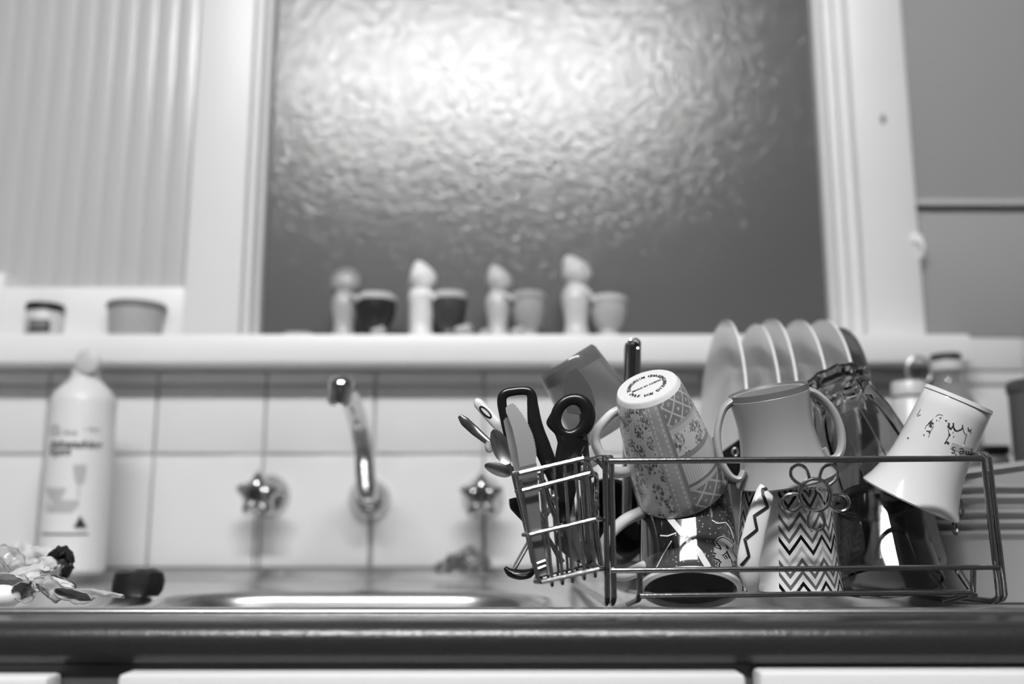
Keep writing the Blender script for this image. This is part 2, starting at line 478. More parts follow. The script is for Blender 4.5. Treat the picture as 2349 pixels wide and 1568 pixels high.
# ================================================================== TAPS
def star_tap(px, py, label):
    c = at(px, py, 1.155); wl = Vector((at(px, py, 1.155).x*1.0, YW, c.z-.002))
    t = thing('tap_handle', label, 'tap', (c.x, YW, c.z), 'star shaped tap handles on the tiles')
    M = Matrix.Translation((c.x, YW, c.z)) @ Matrix.Rotation(PI/2, 4, 'X')
    mesh_obj('escutcheon', G().lathe([(0, 0), (.026, 0), (.0255, .004), (.021, .012), (.014, .020), (.012, .022), (0, .022)], M, 32), CHROME, t)
    mesh_obj('stem', G().lathe([(.011, .018), (.011, .042), (.014, .044), (.014, .050), (0, .050)], M, 24), CHROME, t)
    Mh = Matrix.Translation((c.x, YW-.052, c.z)) @ Matrix.Rotation(PI/2, 4, 'X') @ Matrix.Rotation(PI/2, 4, 'Z')
    pr = [(0, -.008), (.022, -.008), (.0262, -.004), (.0265, .002), (.022, .009), (.014, .014), (.011, .015), (0, .016)]
    mesh_obj('star_grip', G().lathe(pr, Mh, 60, rf=lambda a, z: .70+.34*max(0, math.cos(a*5/2)**2)**1.4), CHROME, t)
    mesh_obj('button', G().lathe([(0, .020), (.007, .0195), (.0095, .017), (.0095, .013), (0, .013)], Mh, 24), mat('button_chrome', 150, .2, 1), t)
star_tap(586, 1133, 'chrome star shaped tap handle left of the spout')
star_tap(1104, 1136, 'chrome star shaped tap handle right of the spout, above the scourer')
sp = at(848, 1143, YW); t = thing('spout', 'curved chrome swan neck spout on the tiled wall', 'tap', sp)
M = Matrix.Translation((sp.x, YW, sp.z)) @ Matrix.Rotation(PI/2, 4, 'X')
mesh_obj('dome', G().lathe([(0, 0), (.0255, 0), (.0255, .004), (.023, .012), (.017, .02), (.012, .026), (0, .027)], M, 36), CHROME, t)
pp = [at(846, 1140, 1.20), at(842, 1126, 1.165), at(838, 1085, 1.150), at(834, 1030, 1.135), at(822, 970, 1.10), at(806, 920, 1.05), at(790, 888, .99)]
mesh_obj('neck', G().tube(pp, [.012, .0125, .0118, .0112, 0.0106, .0106, .0108], 20, smooth=6), CHROME, t)
e = at(784, 882, .985)
Mn = Matrix.Translation(e) @ Matrix.Rotation(math.radians(4), 4, 'Y') @ Matrix.Diagonal((1.22, 1.22, 1.15, 1))
mesh_obj('nozzle', G().lathe([(0, .0085), (.005, .008), (.0088, .005), (.0108, -.001), (.0108, -.006), (.0095, -.0065), (.0095, -.009), (.0102, -.0095), (.0102, -.0165), (.008, -.018), (.007, -.0165), (0, -.016)], Mn, 28), CHROME, t)

# steel wool scourer
random.seed(3)
sc_ = G(); c0 = at(1064, 1300, 1.12)
for i in range(150):
    a = random.uniform(0, 2*PI); rr = random.random()**.5; hx = .034*rr*math.cos(a); hy = .022*rr*math.sin(a)
    top = .030*(1-(hx/.036)**2)*(1-.25*(hx < 0)); hz = random.uniform(.002, max(.004, top))
    c = Vector((c0.x+hx, c0.y+hy, W+hz)); ax = Vector((random.gauss(0, 1), random.gauss(0, 1), random.gauss(0, 1))).normalized()
    u = ax.orthogonal().normalized(); w_ = ax.cross(u); r = random.uniform(.002, .0045)
    sc_.tube([c+(u*math.cos(k*2*PI/9)+w_*math.sin(k*2*PI/9))*r + ax*.0006*k/9 for k in range(10)], .0005, 4, cap=False)
tag(mesh_obj('steel_scourer', sc_, mat('scourer_steel', 110, .35, .8)), 'dark curly steel wool scourer lying below the right tap', 'scourer')

# ================================================================== LEFT: SOAP BOTTLE, SILL THINGS
BOT = mat('bottle_plastic', 214, .38, coat=.1)
bx = at(172, 1180, 1.115).x; by = 1.115
tB = thing('soap_bottle', 'tall white dishwashing liquid bottle standing at the back left of the sink', 'bottle', (bx, by, W))
zsh = at(172, 915, by).z; znk = at(172, 872, by).z; ztp = at(172, 848, by).z; RB = sz(74, 1.09)
prf = [(0, .0), (RB*.9, 0), (RB, .004), (RB, zsh-W-.004), (RB*.98, zsh-W), (RB*.80, zsh-W+.010), (RB*.47, znk-W), (RB*.42, znk-W+.003), (RB*.42, ztp-W), (0, ztp-W)]
gb = G().lathe(prf, Matrix.Translation((bx, by, W)), 56, rf=None)
mesh_obj('bottle_body', gb, BOT, tB)
cc = at(201, 829, by-.015); Mc = Matrix.Translation((cc.x, cc.y, cc.z)) @ Matrix.Rotation(PI/2, 4, 'X')
mesh_obj('flip_cap', G().lathe([(0, -.003), (.0125, -.003), (.0135, -.001), (.0135, .002), (.012, .003), (0, .0032)], Mc, 32), mat('cap_grey', 190, .45), tB)
bvb = bvh_of(gb)
# printed label: wrapped on the bottle
INK = mat('label_ink', 40, .5); INK2 = mat('label_ink_pale', 150, .5); INK3 = mat('label_grey_print', 172, .5)
def wrap_text(geo, txt, px, py, size, R=RB+.0003):
    v, f = text_geo(txt, size, .03); a0 = math.asin(max(-1, min(1, (at(px, py, by-RB).x-bx)/R))); z0 = at(px, py, by-RB*.9).z
    vv = []
    for p in v:
        a = a0 + p.x/R; vv.append(Vector((bx+R*math.sin(a), by-R*math.cos(a), z0+p.y)))
    geo.add(vv, f)
l1 = G(); wrap_text(l1, 'dishwashing', 108, 1027, .0125); wrap_text(l1, 'liquid', 107, 1044, .0125)
mesh_obj('label_lettering', l1, INK, tB, smooth=False)
l2 = G(); wrap_text(l2, 'ultra', 108, 984, .008); wrap_text(l2, 'fresh lime', 108, 998, .0085); wrap_text(l2, '1 litre', 188, 988, .007)
mesh_obj('small_lettering', l2, INK2, tB, smooth=False)
l3 = G(); decal(l3, bvb, [(90, 1224), (150, 1225), (203, 1224)], 5)
for yy in range(1185, 1210, 3): decal(l3, bvb, [(184-(yy-1182)*.55, yy), (184+(yy-1182)*.55, yy)], 4)
mesh_obj('label_marks', l3, INK, tB, smooth=False)
l4 = G()
for i in range(9):   # wine glass, cup and dish drawn in grey
    yy = 1068+i*5; hw = 15*math.sqrt(max(.05, 1-(i/9.5)**2.2)); decal(l4, bvb, [(183-hw, yy), (183+hw, yy)], 5.4)
decal(l4, bvb, [(181, 1110), (179, 1142)], 4)
for i in range(6): yy = 1121+i*5; hw = 24-i*2.4; decal(l4, bvb, [(128-hw, yy), (128+hw, yy)], 5.4)
for i in range(6): yy = 1149+i*5; hw = 44*math.sqrt(max(.1, 1-(i/6.5)**2)); decal(l4, bvb, [(138-hw, yy), (138+hw, yy)], 5.4)
mesh_obj('label_picture', l4, INK3, tB, smooth=False)

# small jar with dark lid
jb = at(89, 774, 1.195); tJ = thing('small_jar', 'small pale jar with black lid and dark oval label on the sill', 'jar', (jb.x, 1.205, zs1))
rj = sz(41, 1.2); Mj = Matrix.Translation((jb.x, 1.205, zs1)); hj = at(89, 712, 1.195).z-zs1
gj = G().lathe([(0, 0), (rj*.95, 0), (rj, .003), (rj, hj-.003), (rj*.95, hj), (0, hj)], Mj, 40)
mesh_obj('jar_body', gj, mat('jar_cream', 205, .4), tJ)
mesh_obj('lid', G().lathe([(0, hj+.0095), (rj*.98, hj+.0095), (rj*1.04, hj+.008), (rj*1.04, hj), (0, hj)], Mj, 40), mat('lid_black', 24, .45), tJ)
bj = bvh_of(gj); lg = G()
for i in range(7): decal(lg, bj, [(58+(2 if i in (0, 6) else 0), 735+i*4.2), (115-(2 if i in (0, 6) else 0), 735+i*4.2)], 4.6)
mesh_obj('jar_label', lg, mat('label_dark', 55, .5), tJ, smooth=False)
lg = G(); decal(lg, bj, [(64, 741), (86, 739), (109, 741)], 2.5, .0005); decal(lg, bj, [(68, 748), (105, 748)], 2.2, .0005)
mesh_obj('label_lines', lg, INK3, tJ, smooth=False)
# plastic tub
tb = at(302, 775, 1.195); tT = thing('plastic_tub', 'round grey plastic tub with rolled rim on the sill beside the small jar', 'tub', (tb.x, 1.205, zs1))
rt = sz(66, 1.2); ht = at(302, 694, 1.195).z-zs1
mesh_obj('tub_body', G().lathe([(0, 0), (rt*.84, 0), (rt*.88, .003), (rt*.96, ht-.006), (rt*.93, ht-.006), (rt*.86, .004), (0, .004)], Matrix.Translation((tb.x, 1.205, zs1)), 48), mat('tub_grey', 172, .5), tT)
mesh_obj('rim', G().lathe([(rt*.94, ht-.008), (rt*1.02, ht-.007), (rt*1.03, ht-.002), (rt*.98, ht), (rt*.93, ht-.001), (rt*.93, ht-.006)], Matrix.Translation((tb.x, 1.205, zs1)), 48), mat('tub_rim', 120, .5), tT)
# flat dish and slip of paper on the sill
dd = at(684, 762, 1.195); tag(mesh_obj('saucer', G().lathe([(0, .001), (.012, .001), (.018, .005), (.0185, .005), (.013, 0), (0, 0)], Matrix.Translation((dd.x, 1.2, zs1)), 32), CER), 'tiny pale saucer on the sill left of the figurines', 'saucer')
pa, pb = at(385, 772, 1.18), at(600, 772, 1.18)
gp = G().box((pa.x, 1.19, zs1+.0003), (pb.x, 1.215, zs1+.002), .0006)
tag(mesh_obj('paper_slip', gp, mat('grey_paper', 150, .7)), 'flat grey slip of paper lying on the sill by the tub', 'paper')

# figurines holding pots
FIG = [(788, 622, 768, 150, 62, 'round headed pale figurine with both arms around a dark pot, furthest left', (862, 676, 48), 40, 205, False, 0),
       (966, 612, 768, 206, 90, 'bright white spiny backed figurine beside a dark pot with pale rim', (1030, 672, 44), 66, 200, False, 1),
       (1142, 620, 768, 170, 150, 'pointed cap figurine with arms stretched to a light grey pot', (1212, 672, 42), 165, 170, True, 2),
       (1322, 598, 768, 180, 175, 'tallest figurine with a tilted hat beside a lidded pale bowl, furthest right', (1395, 680, 44), 178, 200, True, 3)]
for px, ty, bypx, fv, dk, lab, (qx, qy, qr), potv, rimv, pale, idx in FIG:
    Yf = 1.195; b = at(px, 766, Yf); h = at(px, ty, Yf).z-zs1
    t = thing('figurine', lab, 'figurine', (b.x, Yf, zs1), 'pot carrying figurines along the window sill')
    k = h/.075; Z = zs1
    mb = G(); fm = mat('figurine_glaze_%d' % idx, fv+25, .3, vary=.25, vscale=120)
    mb.lathe([(0, 0), (.012*k, 0), (.0125*k, .003), (.0112*k, .006*k), (.0105*k, .014*k), (.0118*k, .024*k), (.0138*k, .034*k), (.0135*k, .042*k), (.0100*k, .049*k), (.008*k, .052*k), (0, .053*k)], Matrix.Translation((b.x, Yf, Z)), 24, rf=(lambda a, z: 1+.10*math.sin(z*900)) if idx == 1 else None)
    mesh_obj('body', mb, fm, t)
    hd = G().ball((b.x+.002, Yf, Z+.061*k), .0138*k, sc=(1.05, .95, .95))
    if idx == 1:
        for q in range(9): hd.lathe([(.0035, 0), (.0001, .009)], Matrix.Translation((b.x-.007*k, Yf, Z+(.012+q*.0065)*k)) @ Matrix.Rotation(-1.9, 4, 'Y'), 8)
    mesh_obj('head', hd, fm, t)
    if idx == 0:
        hh = G()
        for q in range(14):
            a = -0.3+q*(PI+.6)/13; hh.ball((b.x+.002+math.cos(a)*.0135*k, Yf-.003, Z+.061*k+math.sin(a)*.0130*k), .0048*k, 10, 6)
        mesh_obj('curly_hair', hh, mat('hair_glaze', 130, .5), t)
    else:
        hw = [0, .6, .75, 1.0][idx]
        mesh_obj('hat', G().lathe([(0, 0), (.0142*k, 0), (.0136*k, .003), (.0112*k, .008*k), (.0070*k, .015*k), (.0030*k, .019*k), (0, .020*k)], Matrix.Translation((b.x+.001, Yf, Z+.0625*k)) @ Matrix.Rotation(-.50*hw, 4, 'Y'), 20), fm, t)
    pc = at(qx, qy, Yf); pz = at(qx, 764, Yf).z; pr_ = sz(qr, Yf); ph = pc.z-zs1
    mesh_obj('arms', G().tube([(b.x+.002, Yf-.008, Z+.046*k), (b.x+.012, Yf-.013, Z+.043*k), (pc.x-pr_*.75, Yf-.012, zs1+ph*.8)], [.0045, .0038, .0032], 10, smooth=4), fm, t)
    pot = G().lathe([(0, .0), (pr_*.55, .0), (pr_*.58, .003), (pr_*.5, .008), (pr_*.82, ph*.35), (pr_*.98, ph*.65), (pr_*.94, ph*.88), (pr_*.88, ph*.88), (pr_*.8, ph*.5), (0, ph*.3)], Matrix.Translation((pc.x, Yf+.004, zs1)), 32)
    mesh_obj('pot', pot, mat('pot_%d' % idx, potv, .3), t)
    mesh_obj('pot_rim', G().lathe([(pr_*.90, ph*.84), (pr_*1.02, ph*.86), (pr_*1.03, ph*.96), (pr_*.8, ph*1.02), (pr_*.78, ph*.9)], Matrix.Translation((pc.x, Yf+.004, zs1)), 32), mat('pot_rim_%d' % idx, rimv, .3), t)
    if pale: mesh_obj('pot_lid', G().lathe([(0, ph*1.10), (.002, ph*1.1), (.0028, ph*1.06), (.002, ph*1.03), (pr_*.8, ph*1.0), (pr_*.8, ph*.96), (0, ph*.96)], Matrix.Translation((pc.x, Yf+.004, zs1)), 24), mat('pot_rim_%d' % idx), t)
for i, (px, r, lab) in enumerate(((868, 15, 'small pale pebble ornament in front of the leftmost dark pot'), (1063, 19, 'pale snail like ornament between second and third figurine'), (1112, 11, 'tiny pale pebble left of the pointed cap figurine'), (1188, 15, 'low pale pebble in front of the grey pot'))):
    c = at(px, 760, 1.178); rr = sz(r, 1.18)
    gq = G().ball((c.x, 1.180, zs1+rr*.6), rr, sc=(1.25, .9, .65)); gq.ball((c.x+rr*.5, 1.176, zs1+rr*.9), rr*.5)
    tag(mesh_obj('pebble_ornament', gq, mat('pebble_glaze', 190, .4, vary=.3, vscale=150)), lab, 'ornament', 'little ornaments on the sill')

# ================================================================== FOOD SCRAPS, BOTTOM LEFT
def skin(name, label, cat, px, py, Y, wpx, hpx, rot, curl, m, seed, th=.0006, tilt=.4, group=None, zmin=W-.0095):
    c = at(px, py, Y); a, b = sz(wpx, Y)/2, sz(hpx, Y)/2; v = []; n, k = 22, 14
    R = Matrix.Rotation(rot, 3, 'Y') @ Matrix.Rotation(tilt, 3, 'X')
    for i in range(n+1):
        for j in range(k+1):
            u, w_ = i/n*2-1, j/k*2-1
            sh = math.sqrt(max(.02, 1-abs(u)**2.2))
            rag = 1+.16*noise.noise(Vector((u*3+seed, w_*3, seed*1.7)))
            x = u*a*rag; z = w_*b*sh*rag
            y = curl*b*(w_*w_-.4) + .35*b*noise.noise(Vector((u*2.2+seed*3, w_*2.2, 5))) + .12*b*noise.noise(Vector((u*8+seed, w_*8, 9)))
            v.append(c + R @ Vector((x*(1+.07*noise.noise(Vector((u*9, w_*9, seed)))), y, z*(1+.16*noise.noise(Vector((u*11, w_*5, seed+4)))))))
    lo = min(p.z for p in v)
    if lo < zmin: v = [p+Vector((0, 0, (zmin-p.z)*.96 if p.z < zmin else 0)) for p in v]
    gq = G().add(v, [(i*(k+1)+j, (i+1)*(k+1)+j, (i+1)*(k+1)+j+1, i*(k+1)+j+1) for i in range(n) for j in range(k)])
    o = mesh_obj(name, gq, m); md = o.modifiers.new('thickness', 'SOLIDIFY'); md.thickness = th
    tag(o, label, cat, group); return o
SKIN = mat('onion_skin', 188, .5, vary=.25, vscale=90, bump=.4, bscale=160)
SKIN2 = mat('onion_skin_brown', 140, .5, vary=.35, vscale=120, bump=.4, bscale=160)
DARKF = mat('dark_peel', 24, .35, bump=.3, bscale=120)
gr = 'vegetable scraps piled at the left of the sink'
skin('vegetable_peel', 'large pale frilly leaf at the top of the scrap heap', 'peel', 88, 1286, .83, 120, 62, -.15, .6, SKIN, 1, group=gr)
skin('vegetable_peel', 'pale torn leaf standing against the dark peel', 'peel', 100, 1312, .77, 72, 62, -.5, .7, SKIN, 2, group=gr)
skin('vegetable_peel', 'rounded pale peel at the left edge of the scrap heap', 'peel', 22, 1330, .735, 84, 44, .10, -.8, SKIN, 3, group=gr)
skin('vegetable_peel', 'pale curled peel lying across the middle of the heap', 'peel', 62, 1318, .75, 110, 34, -.22, .9, SKIN, 4, group=gr)
skin('vegetable_peel', 'flat pale scrap trailing to the right of the heap', 'peel', 226, 1362, .80, 110, 24, .12, .4, SKIN, 5, tilt=1.0, group=gr)
skin('onion_skin', 'striped brown onion skin at the front of the heap', 'peel', 108, 1352, .71, 74, 46, .75, .9, SKIN2, 6, group=gr)
skin('onion_skin', 'mottled brown onion skin nearest the steel lip', 'peel', 170, 1362, .70, 90, 34, .22, -.8, SKIN2, 7, group=gr)
skin('onion_skin', 'pointed brown onion top at the front left of the heap', 'peel', 56, 1353, .70, 46, 50, -.9, -1.0, SKIN2, 8, group=gr)
skin('vegetable_peel', 'small ragged leaf tip at the top left of the heap', 'peel', 52, 1270, .86, 70, 50, .4, .7, SKIN, 9, group=gr)
skin('vegetable_peel', 'narrow pale strip of peel between the two brown onion skins', 'peel', 126, 1338, .725, 84, 24, .2, .7, SKIN, 15, group=gr)
skin('vegetable_peel', 'small curled pale piece at the foot of the standing leaf', 'peel', 78, 1334, .73, 50, 34, .9, 1.1, SKIN, 16, group=gr)
skin('dark_peel', 'glossy black peel standing behind the pale leaves', 'peel', 136, 1292, .80, 62, 78, .1, .35, DARKF, 21, th=.002, tilt=.05, group=gr)
skin('dark_peel', 'small dark scrap lying right of the black peel', 'peel', 142, 1335, .75, 66, 24, .3, .3, mat('brown_peel', 60, .5, vary=.4, vscale=80), 12, group=gr)
c = at(4, 1362, .70); tag(mesh_obj('eggshell', G().ball((c.x, c.y, W+.0035), .0105, sc=(1.25, 1, .8)), mat('egg', 225, .35)), 'smooth white eggshell at the far left edge by the steel lip', 'eggshell')
gw = mat('clear_film', 235, .08, trans=.9, ior=1.3)
skin('plastic_film', 'shiny clear plastic film behind the scraps at the left edge', 'wrapper', 20, 1290, .80, 90, 60, .7, .8, gw, 14, th=.0003)
# black crumpled shell-like cloth
c = at(316, 1340, .90); c.z = W+.0015; gk = G()
gk.lathe([(0, -.011), (.85, -.011), (1.0, -.006), (1.04, .002), (.96, .009), (.6, .0115), (0, .0095)], Matrix.Translation(c) @ Matrix.Diagonal((.0215, .013, 1, 1)), 36,
         rf=lambda a, z: 1+.10*noise.noise(Vector((math.cos(a)*2.2, math.sin(a)*2.2, z*90)))+.02*math.cos(a*4))
gk.v = [p + Vector((0, 0, .0035*noise.noise(Vector((p.x*90, p.y*90, 3)))*(1 if p.z > W else 0))) for p in gk.v]
for p in gk.v: p.z = max(p.z, W-.0095)
tag(mesh_obj('sink_plug', gk, mat('black_rubber', 16, .45)), 'crumpled black rubber lump lying behind the bowl, left of centre', 'rubber plug')

# ================================================================== DISH RACK
RK = thing('dish_rack', 'chrome wire dish rack with flower ornaments standing on the sink', 'dish rack', at(1840, 1380, .80)*1.0)
RK.location.z = W-.010
wr = .0019
YL, YR, YBK = .672, .690, 1.075
Atl, Atr = at(1388, 1048, YL), at(2268, 1040, YR)      # corners of the two end frames (front)
Abl, Abr = at(1394, 1386, YL), at(2306, 1372, YR)
Abl.z = W+.0015; Abr.z = W+.0015
def end_frame(top, bot, s):
    for d in (0, .0042):
        gq = G(); off = Vector((s*d, 0, 0))
        a, b = top+off, bot+off
        pts = [Vector((b.x, YBK, W-.0075)), Vector((b.x, b.y+.012, W+.0005)), b+Vector((0, .003, .0015)), b+(a-b)*.04, b+(a-b)*.5, b+(a-b)*.97, a+Vector((0, .004, 0)), a+Vector((-s*.004, .02, .0008)), Vector((a.x-s*.006, YBK-.02, a.z)), Vector((a.x-s*.006, YBK, a.z-.01)), Vector((b.x, YBK, W+.03)), Vector((b.x, YBK, W-.0075))]
        gq.tube(pts, wr, 10)
        mesh_obj('end_frame', gq, WIRE, RK)
end_frame(Atl, Abl, 1); end_frame(Atr, Abr, -1)
def bar(name, pts, r=wr, smooth=0, mt=WIRE): return mesh_obj(name, G().tube(pts, r, 10, smooth=smooth), mt, RK)
bar('front_rail', [at(1396, 1057, YL-.0042), at(2252, 1051, YR-.0042)], .0022)
bar('front_rail', [at(1402, 1308, YL-.0042), at(2290, 1300, YR-.0042)], .0019)
bl_ = at(1468, 1366, YL-.004); br_ = at(2228, 1358, YR-.004)
bar('tray_front', [at(1467, 1308, YL-.002), at(1468, 1360, YL-.002), at(1466, 1375, YL-.001)+Vector((0, .004, 0)), Vector((bl_.x-.004, YL+.03, W-.001))], .0020)
bar('tray_front', [at(2233, 1302, YR-.002), at(2232, 1355, YR-.002), at(2228, 1364, YR-.001)+Vector((0, .004, 0)), Vector((br_.x-.004, YR+.03, W-.001))], .0020)
bar('tray_rail', [bl_, br_], .0018)
back = [Vector((Atl.x, YBK, Atl.z)), Vector((Atr.x, YBK, Atr.z))]
bar('back_rail', back); bar('back_rail', [Vector((Abl.x, YBK, W+.03)), Vector((Abr.x, YBK, W+.03))])
for i in range(9):
    k = (i+.5)/9; x = bl_.x+(br_.x-bl_.x)*k
    bar('floor_wire', [Vector((x, YL+.004+(YR-YL)*k, bl_.z+(br_.z-bl_.z)*k)), Vector((x, YL+.22, W-.002)), Vector((x, YBK-.01, W-.0065)), Vector((x, YBK, W+.03))], .0012)
bar('side_brace', [at(2195, 1304, YR+.02), at(2236, 1366, YR+.002)], .0022)
bar('side_brace', [at(2136, 1318, YR+.05), at(2166, 1352, YR+.035)], .0018)
# flower ornaments
def flower(c, ux, uz, r, name='flower_ornament', rot0=0):
    o = mesh_obj(name, G().tube([c+ux*r*math.cos(a)+uz*r*math.sin(a) for a in [2*PI*i/28 for i in range(28)]], .00135, 8, closed=True), WIRE, RK)
    for k in range(5):
        a = -PI/2+2*PI*k/5+rot0; d = ux*math.cos(a)+uz*math.sin(a); p = ux*-math.sin(a)+uz*math.cos(a)
        pts = [c+d*r*.97-p*r*.33, c+d*r*1.35-p*r*.48, c+d*r*1.75-p*r*.52, c+d*r*2.08-p*r*.32, c+d*r*2.18, c+d*r*2.08+p*r*.32, c+d*r*1.75+p*r*.52, c+d*r*1.35+p*r*.48, c+d*r*.97+p*r*.33]
        mesh_obj('petal', G().tube(pts, .0012, 8, smooth=4), WIRE, o)
cf = at(1870, 1134, .683)
flower(cf, Vector((1, 0, 0)), Vector((0, -.05, 1)).normalized(), sz(36, .683))
flower(at(1369, 1150, .72), Vector((.12, 1, 0)).normalized(), Vector((0, 0, 1)), sz(34, .7))
flower(at(2190, 1150, .76), Vector((.18, 1, 0)).normalized(), Vector((.05, 0, 1)), sz(34, .74))

# ================================================================== CUTLERY BASKET
bk = thing('cutlery_basket', 'small tilted wire cutlery basket hooked on the left end of the rack', 'basket', at(1310, 1336, .70))
yf, yb = .665, .722
def corner(px, py, y=yf): return at(px, py, y)
def ring(pl, prr, name, r=.0016):
    a, b = corner(*pl), corner(*prr); o = Vector((0, yb-yf, 0)); e = Vector((.003, .0, .001))
    pts = [a+Vector((.002, 0, 0)), b-Vector((.004, 0, 0)), b+Vector((0, .005, 0)), b+o-Vector((0, .004, 0)), b+o-Vector((.005, 0, 0)), a+o+Vector((.004, 0, 0)), a+o-Vector((0, .005, 0)), a+Vector((-.002, .005, 0))]
    return mesh_obj(name, G().tube(pts, r, 8, closed=True), WIRE, bk)
ring((1186, 1085), (1352, 1051), 'rim_wire', .0016); ring((1192, 1125), (1366, 1085), 'hoop_wire', .0015)
ring((1208, 1226), (1380, 1190), 'hoop_wire', .0015); ring((1236, 1334), (1388, 1304), 'base_wire', .0016)
fr = [(1243, 1076, 1267, 1337), (1270, 1071, 1291, 1333), (1295, 1066, 1314, 1328), (1320, 1061, 1341, 1322), (1343, 1056, 1366, 1316)]
for (x0, y0, x1, y1) in fr:
    a, b = corner(x0, y0), corner(x1, y1); o = Vector((0, yb-yf, 0))
    mesh_obj('upright_wire', G().tube([a, b, b+Vector((0, .002, -.0015)), b+o-Vector((0, .002, .0015)), b+o, a+o], .0011, 8), WIRE, bk)
for i in range(4):
    k = i/3.0; o = Vector((0, (yb-yf)*k, 0))
    mesh_obj('upright_wire', G().tube([corner(1185, 1090)+o, corner(1236, 1332)+o], .0011, 8), WIRE, bk)
    if i in (1, 2): mesh_obj('upright_wire', G().tube([corner(1352, 1054)+o, corner(1388, 1302)+o], .0011, 8), WIRE, bk)
mesh_obj('hook', G().tube([corner(1362, 1088), at(1352, 1070, .668), at(1350, 1055, .672), at(1362, 1052, .676), at(1374, 1060, .68), at(1384, 1072, .684)], .0015, 8, smooth=5), WIRE, bk)

# cutlery and tools in it -----------------------------------------------------
def tp(L, Y): return [at(p[0], p[1], Y if len(p) < 3 else p[2]) for p in L]
def spoon(label, bowlc, bl2, bw, ang, hend, Yb, Yh, m=CUT, deep=.35, hw=4, hflat=1, group='cutlery standing in the wire basket', name='spoon', endw=7):
    c = at(*bowlc, Yb); t = thing(name, label, 'spoon', at(*hend, Yh), group)
    d = at(bowlc[0]+math.cos(ang)*10, bowlc[1]-math.sin(ang)*10, Yb)-c; d.normalize()
    nrm = Vector((0, -1, 0)); nrm = (nrm-d*nrm.dot(d)).normalized(); s_ = d.cross(nrm)
    A, B = sz(bl2, Yb), sz(bw, Yb); v = []; n, k = 16, 8
    for side in (0, 1):
        for i in range(k+1):
            for j in range(n):
                a = 2*PI*j/n; r = i/k
                egg = 1-.18*math.cos(a)
                p = c + d*A*r*math.cos(a) + s_*B*r*math.sin(a)*egg + nrm*(B*deep*(r*r-1)) + nrm*(-.0008*side)
                v.append(p)
    f = []
    for side in (0, 1):
        o = side*(k+1)*n
        for i in range(k):
            for j in range(n): f.append((o+i*n+j, o+i*n+(j+1) % n, o+(i+1)*n+(j+1) % n, o+(i+1)*n+j))
    for j in range(n): f.append((k*n+j, k*n+(j+1) % n, (k+1)*n+k*n+(j+1) % n, (k+1)*n+k*n+j))
    mesh_obj('bowl', G().add(v, f), m, t)
    s0 = c - d*A*.97; h = at(*hend, Yh)
    mesh_obj('handle', G().tube([s0, s0+(h-s0)*.15, s0+(h-s0)*.7, h], [sz(hw*.8, Yb), sz(hw*.7, Yb), sz(hw, Yb), sz(endw, Yb)], 10, flat=.4, flatdir=(0, -1, 0)), m, t)
    return t
spoon('steel teaspoon with upright oval bowl left of the serrated knife', (1150, 1024), 44, 22, math.radians(116), (1225, 1290), .685, .69)
spoon('dark shiny teaspoon bowl pointing left, lowest at the basket rim', (1143, 1076), 33, 15, math.radians(163), (1290, 1290), .70, .70)
t = thing('slotted_spoon', 'serving spoon lying bowl down inside the basket bottom', 'spoon', at(1330, 1290, .70), 'cutlery standing in the wire basket')
gq = G(); gq.ball(at(1318, 1255, .70), sz(52, .70), 20, 12, sc=(1.0, .35, .5), M=Matrix.Rotation(math.radians(38), 4, 'Y'))
mesh_obj('bowl', gq, mat('dark_steel', 110, .3, .9), t)
mesh_obj('handle', G().tube(tp([(1290, 1220), (1262, 1160), (1240, 1090)], .70), sz(5, .7), 8, smooth=3), CUT, t)
# left thin handles
t = thing('fork', 'slim steel handle pointing up left, furthest left in basket', 'cutlery', at(1205, 1100, .70), 'cutlery standing in the wire basket')
mesh_obj('handle', G().tube(tp([(1054, 953, .705), (1066, 966, .705), (1090, 988, .705), (1121, 1014, .70)], .70), [sz(5, .7), sz(11, .7), sz(11, .7), sz(8, .7)], 12, flat=.45, flatdir=(0, -1, 0), smooth=4), mat('grey_handle', 110, .25, .8), t)
mesh_obj('collar', G().ball(at(1122, 1024, .70), sz(11, .7), sc=(1, 1, 1.3)), mat('clear_bead', 230, .05, trans=.7), t)
mesh_obj('shank', G().tube(tp([(1121, 1014), (1150, 1050), (1190, 1090), (1250, 1200)], .70), sz(5, .7), 8), CUT, t)
t = thing('peeler', 'pale rounded handle with a dark ring mark, pointing up left behind the black loop', 'cutlery', at(1200, 1050, .71), 'cutlery standing in the wire basket')
hg = G().tube(tp([(1090, 916, .715), (1098, 925, .715), (1125, 955, .713), (1160, 995, .71), (1210, 1060, .705)], .71), [sz(6, .71), sz(12, .71), sz(13, .71), sz(12, .71), sz(8, .7)], 14, flat=.6, flatdir=(0, -1, 0), smooth=5)
mesh_obj('handle', hg, mat('pale_handle', 205, .3), t)
bh = bvh_of(hg); dg = G()
ring_ = [(1114+math.cos(a)*17*.72-math.sin(a)*5.5*.70, 945+math.cos(a)*17*.70+math.sin(a)*5.5*.72) for a in [2*PI*i/24 for i in range(25)]]
decal(dg, bh, ring_, 4, steps=1); mesh_obj('ring_mark', dg, BLACKP, t, smooth=False)
